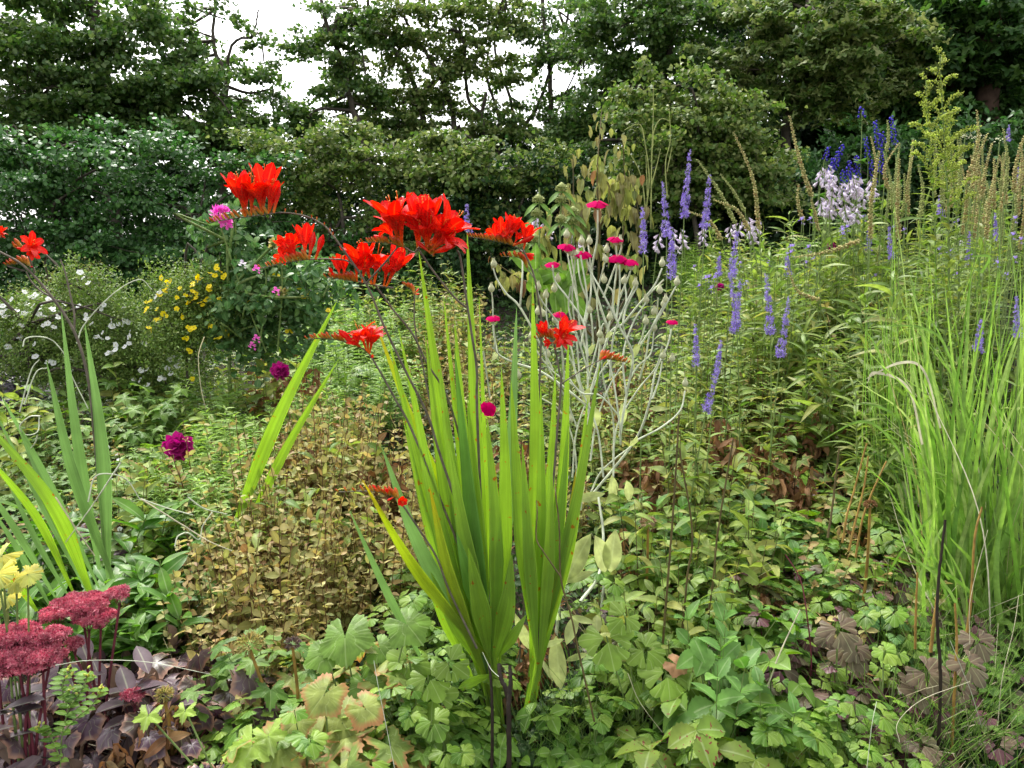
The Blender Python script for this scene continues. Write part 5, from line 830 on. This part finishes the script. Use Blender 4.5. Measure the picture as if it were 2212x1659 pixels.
# ---------------------------------------------------------------- tall grass clump on the right
YG = 2.75; b = at(2090, 1330, YG); r = root('ornamental_grass', 'big clump of tall arching green grass at the right edge', 'grass', (b[0], YG, float(g(b[0], YG))))
def gblade(mb, p0, p1, bend, w, n=16, dy=0):
    m = (p0+p1)/2+A(bend); c = curve([p0, m, p1], n); T = norm(np.gradient(c, axis=0)); f = norm(A([rs.normal()*.7, -1, .2])); X = norm(np.cross(T, f)); N_ = np.cross(X, T); t = np.linspace(0, 1, n); ww = w*np.clip((1-t)/.75, 0, 1)**.7*.5+.0003
    V = np.stack([c-X*ww[:, None], c+N_*ww[:, None]*.35, c+X*ww[:, None]], 1).reshape(-1, 3); i = np.arange(n-1)[:, None]*3; j = np.arange(2)[None]
    mb.add(V, np.stack(np.broadcast_arrays(A([0, .5, 1])[None], t[:, None]), -1).reshape(-1, 2), np.stack([i+j, i+j+1, i+j+4, i+j+3], -1).reshape(-1, 4))
def gfill(r, n, bx_, by_, tx_, ty_, Y, w, mat, nm, bow=(0, .1), sag=0):
    mb = MB()
    for i in range(n):
        u = rnd(0, 1); x0 = bx_[0]+(bx_[1]-bx_[0])*u; Yb = Y+rnd(-.25, .25); q = at(x0, rnd(*by_), Yb); q[2] = g(q[0], Yb)-.02
        tx = tx_[0]+(tx_[1]-tx_[0])*min(1, max(0, u+rs.normal()*.28)); ty = rnd(*ty_); e = at(tx, ty, Yb+rnd(-.3, .3)); gblade(mb, q, e, (rnd(*bow)*(-1 if tx < x0 else 1), 0, rnd(0, .12)+sag), w*rnd(.6, 1.2))
    part(r, nm, mb, M[mat])
gfill(r, 110, (2010, 2330), (1250, 1400), (1965, 2420), (540, 1000), YG, .021, 'gra', 'blades', (-.06, .04)); gfill(r, 90, (1990, 2330), (1250, 1420), (1930, 2400), (820, 1250), YG-.1, .018, 'gra', 'lower_blades', (-.06, .04))
gfill(r, 40, (1990, 2330), (1250, 1400), (1900, 2400), (700, 1300), YG-.05, .006, 'grs', 'straw_blades', (-.12, .08)); gfill(r, 22, (2000, 2200), (1250, 1350), (1850, 2000), (560, 1100), YG, .008, 'gra', 'outer_blades', (-.1, .05), .15)
for k, pts in enumerate([[(1990, 1300), (1960, 1000), (1905, 780), (1860, 700)], K(5, 1480, 1300, 1440, 1150, 1330, 1070, 1150, 1040), K(5, 1590, 1300, 1500, 950, 1300, 860, 1250, 930), K(5, 1900, 1400, 1750, 750, 1600, 590, 1330, 570), K(5, 1700, 1200, 1600, 850, 1450, 800, 1240, 900), K(8, 60, -200, 400, -280, 800, -200)[:0] or K(5, 1600, 1600, 1380, 1250, 1200, 1160, 950, 1290), K(8, 1600, 850, 1800, 500, 2020, 250), K(8, 1270, 700, 1450, 350, 1700, 50, 1780, -100), K(8, 1590, 600, 1700, 420, 1800, 380, 2210, 290), K(8, 2212, 700, 2130, 500, 2030, 450), K(8, 1380, 870, 1450, 780, 1560, 770, 1620, 850), K(5, 1950, 250, 2000, 150, 1880, 150)]):
    mb = MB(); w = [at(p[0], p[1], YG-.15) for p in pts]; c = curve(w, 24)
    T = norm(np.gradient(c, axis=0)); X = norm(np.cross(T, [.2, -1, .3])); t = np.linspace(0, 1, 24); ww = .0045*np.clip((1.02-t)*3, 0, 1)[:, None]; Vv = np.stack([c-X*ww, c+A([0, -.001, .001]), c+X*ww], 1).reshape(-1, 3); i = np.arange(23)[:, None]*3; j = np.arange(2)[None]
    mb.add(Vv, np.stack(np.broadcast_arrays(A([0, .5, 1])[None], t[:, None]), -1).reshape(-1, 2), np.stack([i+j, i+j+1, i+j+4, i+j+3], -1).reshape(-1, 4)); part(r, 'arching_blade', mb, M['gra'] if k not in (2, 4) else M['grs'])
b = at(1960, 900, 3.4); r = root('fine_grass', 'finer grass tuft in shade behind the willow-like leaves', 'grass', (b[0], 3.4, float(g(b[0], 3.4)))); gfill(r, 80, (1900, 2010), (880, 940), (1870, 2010), (620, 760), 3.4, .006, 'gra', 'blades', (-.05, .05))
b = at(2150, 640, 4.0); r = root('fine_grass', 'loose grass blades at the right edge above the big clump', 'grass', (b[0], 4.0, float(g(b[0], 4.0)))); gfill(r, 60, (1950, 2250), (700, 900), (1930, 2300), (420, 620), 3.8, .009, 'gra', 'blades', (-.08, .06))
# ---------------------------------------------------------------- sedum heads, seed heads and other things close to the camera
def sedum(heads, Y, base, label):
    b = at(base[0], base[1], Y); gz_ = float(g(b[0], Y)); r = root('sedum', label, 'sedum', (b[0], Y, gz_), 'dusky red sedum'); B0 = A([b[0], Y, gz_])
    for hx, hy, rw in heads:
        c0 = at(hx, hy, Y+rnd(-.03, .03)); rr = rw*Y/F; mb = MB(); mb.tube(curve([B0, (B0+c0)/2+A([rnd(-.02, .02), 0, -.02]), c0-A([0, 0, .04])], 12), np.linspace(.0045, .003, 12), 7); st = part(r, 'stem', mb, M['sedst'])
        fl = MB(); bt = MB(); n = max(6, int((rr/.011)**2*1.2))
        for i in range(n):
            a = i*2.4; q = math.sqrt((i+.5)/n)*rr; p = c0+A([cos(a)*q, sin(a)*q*.9, -.12*q*q/rr+rnd(-.004, .004)]); bt.tube([c0-A([0, 0, .04]), p-A([0, 0, .012])], [.0013, .0008], 4)
            m_ = 44; d = norm(rs.normal(size=(m_, 3))+A([0, -.2, .8])); fl.scat(T_join([(T_leaf(2, .5, .3, .3), k*1.26, (0, 0, 0), 1) for k in range(5)]), p+d*A([.014, .014, .010]), rdir(m_), d, .0085)
        nb = fl.n; fl.v += bt.v; fl.uv += bt.uv; fl.f += [(f+nb, 1) for f, _ in bt.f]; fl.n += bt.n; part(r, 'flower_head', fl, [M['sed'], M['sedst']])
    for k in range(20):
        a = k*2.1; lf = MB(); z = rnd(.05, .36); p = B0+A([rnd(-.05, .05), rnd(-.03, .03), z]); lf.scat(T_leaf(7, .42, .3, -.1, peak=.5), [p], [cos(a), sin(a)-.2, .45], [0, 0, 1], rnd(.09, .13)); part(r, 'leaf', lf, M['sedl'])
sedum([(175, 1300, 56), (215, 1330, 30), (120, 1325, 28), (255, 1280, 14), (190, 1335, 24)], 1.95, (200, 1560), 'upper dusky red sedum with flat flower heads before the broad green leaves')
sedum([(60, 1400, 62), (-10, 1400, 60), (110, 1370, 30), (30, 1365, 50), (90, 1420, 40), (40, 1425, 60)], 1.8, (50, 1620), 'lower dusky red sedum with flat flower heads at the left edge')
sedum([(288, 1498, 16), (160, 1388, 8)], 1.9, (300, 1600), 'tiny dark red sedum head among the withered leaves')
def seedhead(px, py, Y, label, s, mat='tan', base=None, flat=False):
    c0 = at(px, py, Y); bb = at(*(base or (px+20, py+250)), Y); gz_ = float(g(bb[0], Y)); r = root('dried_seed_head', label, 'seed head', (bb[0], Y, gz_)); mb = MB(); mb.tube(curve([(bb[0], Y, gz_), ((c0[0]+bb[0])/2+.01, Y, (gz_+c0[2])/2+.03), c0-A([0, 0, s*.3])], 14), np.linspace(.006, .004, 14), 6); part(r, 'stem', mb, M['ostem'])
    fl = MB(); n = 110; d = norm(rs.normal(size=(n, 3))+A([0, 0, .7])); d[:, 2] *= .6; fl.scat(T_leaf(2, .22, .4, .1), c0+d*s*.3, d, rdir(n), s*.5); fl.scat(O_small, c0+d*s*.62, d, [1, 0, .1], s*.13); part(r, 'seed_cluster', fl, M[mat])
seedhead(540, 1392, 2.0, 'tan dried star-burst seed head left of the large scalloped leaves', .055, 'tan', (600, 1580)); seedhead(632, 1390, 1.98, 'small grey dried seed head next to the large scalloped leaves', .032, 'heug', (640, 1620)); seedhead(1190+690, 1090, 2.5, 'drooping orange brown seed head among yellow stalks', .03, 'brown', (1860, 1250)); seedhead(1400, 1128, 2.55, 'dark dried flower cluster right of the sword leaves', .04, 'dpod', (1380, 1400)); seedhead(355, 1500, 1.85, 'small brown star-burst seed head low in the withered patch', .035, 'tan', (360, 1600))
def bigleaf(name, label, leaves, Y, T, m, base, group=None, cat='leafy plant', sm='gstem'):
    b = at(base[0], base[1], Y); gz_ = float(g(b[0], Y)); r = root(name, label, cat, (b[0], Y, gz_), group)
    for x, y, s_, yaw, tilt in leaves:
        p = at(x, y, Y+rnd(-.05, .05)); mb = MB(); mb.tube(curve([(b[0], Y, gz_), ((b[0]+p[0])/2, Y, (gz_+p[2])/2), p], 8), .0025, 5); part(r, 'leaf_stalk', mb, M[sm]); lf = MB(); lf.scat(T, [p], [sin(yaw), -cos(yaw)*.6, -.3*cos(yaw)-.1], [rs.normal()*.15, -tilt, 1], s_); part(r, 'leaf', lf, M[m])
T_holly = T_fan(lambda a: .62*(1-.2*(.5+.5*cos(a*5.+pi)))*(1+.06*cos(a*32)), 72, 5.7, .14, .16, 5)
bigleaf('hollyhock', 'large scalloped light green leaves left of the crocosmia foot', [(745, 1375, .135, .1, .9), (880, 1350, .11, .6, .5), (700, 1410, .10, -.9, .7), (820, 1400, .08, .5, .6), (790, 1480, .09, .2, .8), (860, 1560, .085, .3, .7), (915, 1490, .08, .1, .8), (930, 1590, .08, -.3, .8)], 2.05, T_holly, 'ger', (800, 1620))
bigleaf('hollyhock', 'big veined yellowing leaves with browned edges at the bottom left of the crocosmia', [(740, 1560, .12, .5, .8), (700, 1500, .10, -.4, .9), (790, 1530, .09, .8, .7), (690, 1600, .11, -.3, .8), (760, 1620, .11, .4, .8), (640, 1560, .08, -.6, .7)], 1.85, T_holly, 'gery', (720, 1680))
bigleaf('lovage', 'bright yellow lobed leaf cluster at the left edge', [(4, 1200, .062, -.4, 1.), (-5, 1240, .06, .3, .9), (35, 1255, .045, 1.2, .9), (15, 1290, .045, .2, .9), (60, 1240, .045, 1.4, .8)], 1.8, T_join([(T_fan(lambda a: .9*(.62+.38*abs(cos(a*3.2))**.6)*(1+.06*cos(a*30)), 36, 2.1, .12, .2, 4), x_, (0, 0, 0), .8) for x_ in (0, 1.5, -1.5)]), 'yel', (30, 1500))
bigleaf('columbine_plant', 'fresh pale green columbine leaves above the purple leaf in the lower right', [(1910, 1405, .07, .3, 1), (1940, 1410, .065, -.5, 1), (1900, 1440, .06, .1, 1), (1860, 1540, .09, -.2, .9), (1950, 1560, .09, .3, .9)], 2.05, L_col3, 'lime', (1900, 1520))
bigleaf('purple_leaf_plant', 'prominent wine purple four-leaved sprays in the lower right', [(1810, 1355, .11, .2, 1), (1830, 1400, .12, .4, 1), (1850, 1395, .09, -.6, 1), (1790, 1375, .07, -1.2, .9)], 2.1, L_col3, 'colp', (1830, 1480))
bigleaf('purple_leaf_plant', 'wine purple folded leaves between the tall cut stems', [(2000, 1450, .12, .4, .8), (2060, 1470, .12, -.4, .8), (2090, 1430, .11, .2, .9), (1980, 1490, .1, .1, .9), (2110, 1380, .1, 0, .9)], 2.05, L_col3, 'colp', (2040, 1560))
bigleaf('columbine_plant', 'large blue green rounded columbine leaves right of the drooping felted leaf', [(1310, 1375, .15, .1, 1), (1390, 1400, .12, .7, 1), (1370, 1460, .13, .2, .9), (1440, 1450, .15, .0, .6), (1480, 1470, .13, .4, .6), (1350, 1330, .1, -.6, 1)], 2.1, L_col3, 'col', (1390, 1560))
bigleaf('columbine_plant', 'rounded green columbine leaves directly left of the crocosmia foot', [(885, 1430, .13, -.2, 1), (925, 1460, .12, .4, 1), (935, 1500, .13, 0, 1), (970, 1430, .1, .8, 1), (950, 1560, .12, .2, .9)], 2.02, L_col3, 'col', (920, 1600))
bigleaf('lime_seedling', 'bright lime green seedling leaves at the bottom edge', [(545, 1610, .09, -.2, 1), (580, 1590, .08, .3, 1), (520, 1640, .08, -.4, 1), (610, 1630, .08, .6, 1), (320, 1545, .06, 0, 1), (400, 1535, .05, 0, 1)], 1.75, L_ger, 'lime', (560, 1690))
bigleaf('nettle', 'dark green toothed nettle-like leaves in the lower right', [(1550, 1440, .13, .2, .8), (1580, 1470, .14, .9, .7), (1530, 1400, .09, -.4, .8), (1510, 1410, .08, -.9, .8), (1590, 1560, .12, .2, .8), (1500, 1380, .07, .2, .8)], 2.05, T_leaf(9, .6, .2, -.15, teeth=.12), 'net', (1560, 1600))
bigleaf('orange_leaf', 'single bright orange fading leaf in the lower right bed', [(1460, 1435, .06, .8, .9)], 2.1, T_heu if 'T_heu' in globals() else L_heu, 'brown', (1470, 1520))
# st john's wort
b = at(150, 1640, 1.7); r = root('st_johns_wort', 'small fresh green plant with yellow buds standing in front of the sedum', 'wildflower', (b[0], 1.7, float(g(b[0], 1.7))))
for pts in [K(6, 370, 1650, 380, 1450, 420, 1300, 450, 1180), K(6, 380, 1450, 470, 1350, 560, 1280, 620, 1180), K(6, 420, 1300, 500, 1180, 540, 1080), K(6, 420, 1300, 380, 1160, 430, 1060), K(6, 370, 1600, 300, 1450, 240, 1420)]:
    w = [at(p[0], p[1], 1.7) for p in pts]; c = curve(w, 16); mb = MB(); mb.tube(c, .0016, 5); part(r, 'stem', mb, M['gstem']); lb = MB()
    for i in range(1, 16, 2):
        for sg in (-1, 1): lb.scat(L_ov, [c[i]], [sg*rnd(.5, 1), -rnd(0, .5), .3*(1 if i % 4 else -1)], [0, -.4, 1], rnd(.018, .03))
    part(r, 'leaves', lb, M['strw']); fb = MB(); fb.scat(O_small, c[-1]+rs.normal(size=(9, 3))*.006, rdir(9, 1), [1, 0, .1], .009); part(r, 'buds', fb, M['yel'])
# bare and blackened stalks
def bare(pts, Y, r0, mat, label, cat='dry stalk', name='dry_stalk', r1=None):
    w = [at(p[0], p[1], Y+.02*i) for i, p in enumerate(pts)]; mb = MB(); c = curve(w, 10*len(w)); c[1:-1] += rs.normal(size=(len(c)-2, 3))*r0*.08; mb.tube(c, np.linspace(r0, r1 or r0*.7, len(c)), 7); single(name, label, cat, mb, M[mat], loc=tuple(w[0]))
bare(K(7, 955, 1800, 960, 1400, 955, 1180, 940, 1020), 1.78, .0045, 'black', 'left of the two dark snapped stalks in front of the crocosmia foot'); bare(K(7, 1060, 1800, 1062, 1500, 1055, 1230, 1010, 1100, 1000, 1020), 1.76, .007, 'black', 'thick blackened stalk with a fork in front of the crocosmia foot'); bare(K(7, 1058, 1300, 1070, 1150, 1068, 1030), 1.76, .006, 'black', 'right prong of the blackened stalk at the crocosmia foot')
bare(K(7, 1590, 1400, 1500, 1000, 1440, 720, 1380, 500, 1370, 200, 1350, 0, 1345, -60), 1.95, .0028, 'dstem', 'long thin dark stalk crossing in front of the right sword leaves'); bare(K(7, 1380, 490, 1270, 330, 1230, 250, 1235, 100, 1230, 20), 1.94, .0022, 'dstem', 'thin dark side stalk arching over the sword leaves')
bare(K(8, 1685, 1600, 1700, 1100, 1680, 750, 1690, 500, 1730, 140), 1.95, .005, 'black', 'tall dark cut stalk, left of the pair in the lower right corner'); bare(K(8, 1765, 1650, 1790, 1100, 1800, 880, 1790, 650), 1.98, .0042, 'ostem', 'brown cut stalk close right of the tall dark one'); bare(K(8, 1860, 850, 1890, 600, 1910, 250, 1955, 60), 2.1, .0042, 'ostem', 'amber cut stalk leaning right before the tall grass'); bare(K(8, 1545, 930, 1550, 700, 1560, 460), 2.2, .004, 'ostem', 'short brown cut stalk left of the tall dark one'); bare(K(8, 1640, 950, 1670, 700, 1685, 560), 2.0, .005, 'ostem', 'stub of brown stalk beside the tall dark one')
bare(K(8, 890, 1200, 910, 1000, 880, 700, 840, 500, 750, 350), 2.15, .0025, 'sedst', 'thin red brown stalk right of the spotted leaves'); 
for i, (p, lb) in enumerate([(K(8, 1180, 370, 1220, 150, 1270, 0, 1370, -220), 'yellow stalk leaning right in the columbine patch'), (K(8, 1140, 330, 1180, 150, 1230, -50, 1260, -250), 'second yellow stalk in the columbine patch'), (K(8, 1100, 280, 1130, 100, 1160, 0, 1250, -330), 'brown stalk among the columbine leaves'), (K(8, 280, 720, 310, 500, 340, 200, 430, -350), 'dark green stalk left of the columbine patch'), (K(8, 110, 900, 150, 500, 180, 200, 100, -300), 'olive stalk standing in the toothed leaves'), (K(8, 1010, 250, 1040, 50, 1080, -300), 'green stalk among the columbine leaves'), (K(8, 0, 900, 40, 400, 70, 0, 100, -500), 'dark stalk right of the felted leaves')]): bare(p, 2.5-.05*i, .0038, 'ostem' if i < 3 else 'dstem', lb)
for p, Y, lb in [(K(3, 140, 700, 160, 650, 250, 640, 330, 670, 400, 760, 440, 880, 540, 1080), 2.5, 'curling bleached stalk arching over the left crocosmia'), (K(3, 120, 1100, 190, 850, 240, 780), 2.5, 'short bleached stalk bent at its top at the left'), (K(3, 150, 1050, 220, 860, 290, 830), 2.45, 'second bleached stalk bent at its top at the left'), (K(3, 250, 1125, 180, 1130, 120, 1190, 160, 1240, 230, 1220, 240, 1130), 2.2, 'looped white dried stalk at the left edge'), (K(3, 230, 1240, 215, 1290, 190, 1320), 2.2, 'hanging end of the looped white stalk'), (K(3, 740, 1410, 640, 1560, 560, 1680, 400, 1900), 2.1, 'straight white stick leaning by the left crocosmia'), (K(3, 540, 1650, 580, 1500, 680, 1480, 780, 1520, 860, 1640), 2.15, 'white hooped stalk across the left crocosmia foot'), (K(6, 860, 10, 1100, 160, 1280, 270, 1420, 330), 2.3, 'long pale stalk lying behind the broad green leaves'), (K(6, 860, 10, 1000, 60, 1180, 110), 2.35, 'thin white stalk lying beside the long pale one'), (K(6, 1150, 0, 1250, 70, 1390, 105), 2.4, 'thin white curved stalk behind the dry patch'), (K(6, 1070, 300, 1090, 240, 1150, 220, 1220, 260, 1240, 180, 1300, 90), 2.3, 'white curly stalk before the dry patch'),
    (K(6, 340, 1030, 550, 1000, 900, 1010, 1290, 1085), 1.7, 'long thin silver grass stem lying over the withered leaves'), (K(6, 340, 0, 470, 200, 580, 360), 2.1, 'straw coloured stalk slanting behind the broad green leaves'), (K(3, 470, 680, 520, 560, 690, 380, 850, 290, 930, 350), 2.6, 'arching pale grass stem over the white flowers'), (K(3, 1250, 640, 1215, 760, 1230, 950, 1260, 1080), 3.5, 'upright white stalk below the yellow flowers'), (K(7, 370, 1700, 300, 1350, 260, 1150, 235, 1000), 1.7, 'thin white stem in the bottom left of the crocosmia'), (K(7, 1000, 1100, 950, 1050, 900, 950), 1.75, 'thin white twig crossing the black stalks'), (K(8, 1250, 1659, 1280, 1400, 1310, 1250), 1.75, 'straight white stem at the bottom edge right'), (K(8, 1880, 900, 1885, 620, 1990, 200), 1.95, 'thin straw stem between the cut stalks'), (K(8, 1760, 880, 1830, 1050, 1890, 1200, 1950, 1400), 1.9, 'fine white grass stem slanting by the cut stalks'), (K(8, 640, 1160, 720, 950, 840, 690), 2.0, 'fine straw stem beside the red brown stalk'), (K(8, 2050, 1400, 2080, 1100, 2150, 800, 2180, 600), 1.95, 'fine straw stem near the right edge'), (K(8, 1450, 1500, 1440, 1380, 1590, 1240, 1880, 1130), 1.8, 'fine yellow grass stem across the lower right corner'), (K(7, 1790, 1080, 1860, 1250, 2000, 1440), 1.9, 'pale green bent stalk right of the crocosmia foot')]:
    bare(p, Y, .0009 if Y < 2 else .0022, 'wstem' if 'yellow' not in lb and 'straw' not in lb and 'green' not in lb else 'grs', lb)
for i in range(42):
    x, y = rnd(215, 470), rnd(930, 1150); Y = None; X_, Y_ = place(x, y, .24); gz_ = float(g(X_, Y_)); h_ = .24*rnd(.95, 1.15); r = root('small_white_flower', 'tiny white to pale lilac flower among the cut leaves left of the dry patch', 'flower', (X_, Y_, gz_), 'tiny pale flowers left of the dry patch'); mb = MB(); mb.tube([(X_, Y_, gz_), (X_, Y_, gz_+h_)], .0012, 4); part(r, 'stem', mb, M['gstem']); inst(r, 'flower', WF, (X_, Y_, gz_+h_), rdir(1)[0], (rnd(-.3, .3), -.6, .8), .011)
# white umbels at the far right, small blue cups
for x, y in [(2110, 296), (2160, 300), (2085, 292)]:
    b = at(x, y, 6.0); gz_ = float(g(b[0], 6.0)); r = root('umbel_flower', 'creamy flat umbel flower before the dark hedge at the far right', 'flower', (b[0], 6, gz_), 'creamy umbels'); mb = MB(); mb.tube([(b[0], 6, gz_), tuple(b)], .004, 5); part(r, 'stem', mb, M['gstem']); fl = MB(); n = 30; q = rs.normal(size=(n, 3))*A([.03, .03, .01]); fl.scat(F_5, b+q, rdir(n), [0, -.4, 1], .007); part(r, 'flower_head', fl, M['calyx'])
CUP = globe('flower', M['vio'], 7, T=T_leaf(3, 1., -.3, .2, peak=.6), seed=11)
for i in range(46):
    x, y = (rnd(1700, 2212), rnd(470, 600)) if i < 34 else (rnd(1500, 1700), rnd(560, 640)); Y = rnd(4.2, 5.4); b = at(x, y, Y); gz_ = float(g(b[0], Y))
    if b[2] < gz_+.05: continue
    r = root('cranesbill_flower', 'small violet blue cup flower '+('right of the pale drooping spikes' if i < 34 else 'among the violet spikes'), 'flower', (b[0], Y, gz_), 'small violet blue cups '+('on the right' if i < 34 else 'in the middle')); mb = MB(); mb.tube([(b[0], Y, gz_), tuple(b)], .002, 4); part(r, 'stem', mb, M['gstem']); inst(r, 'flower', CUP, b, (1, 0, 0), (0, -.7, .7), .028)
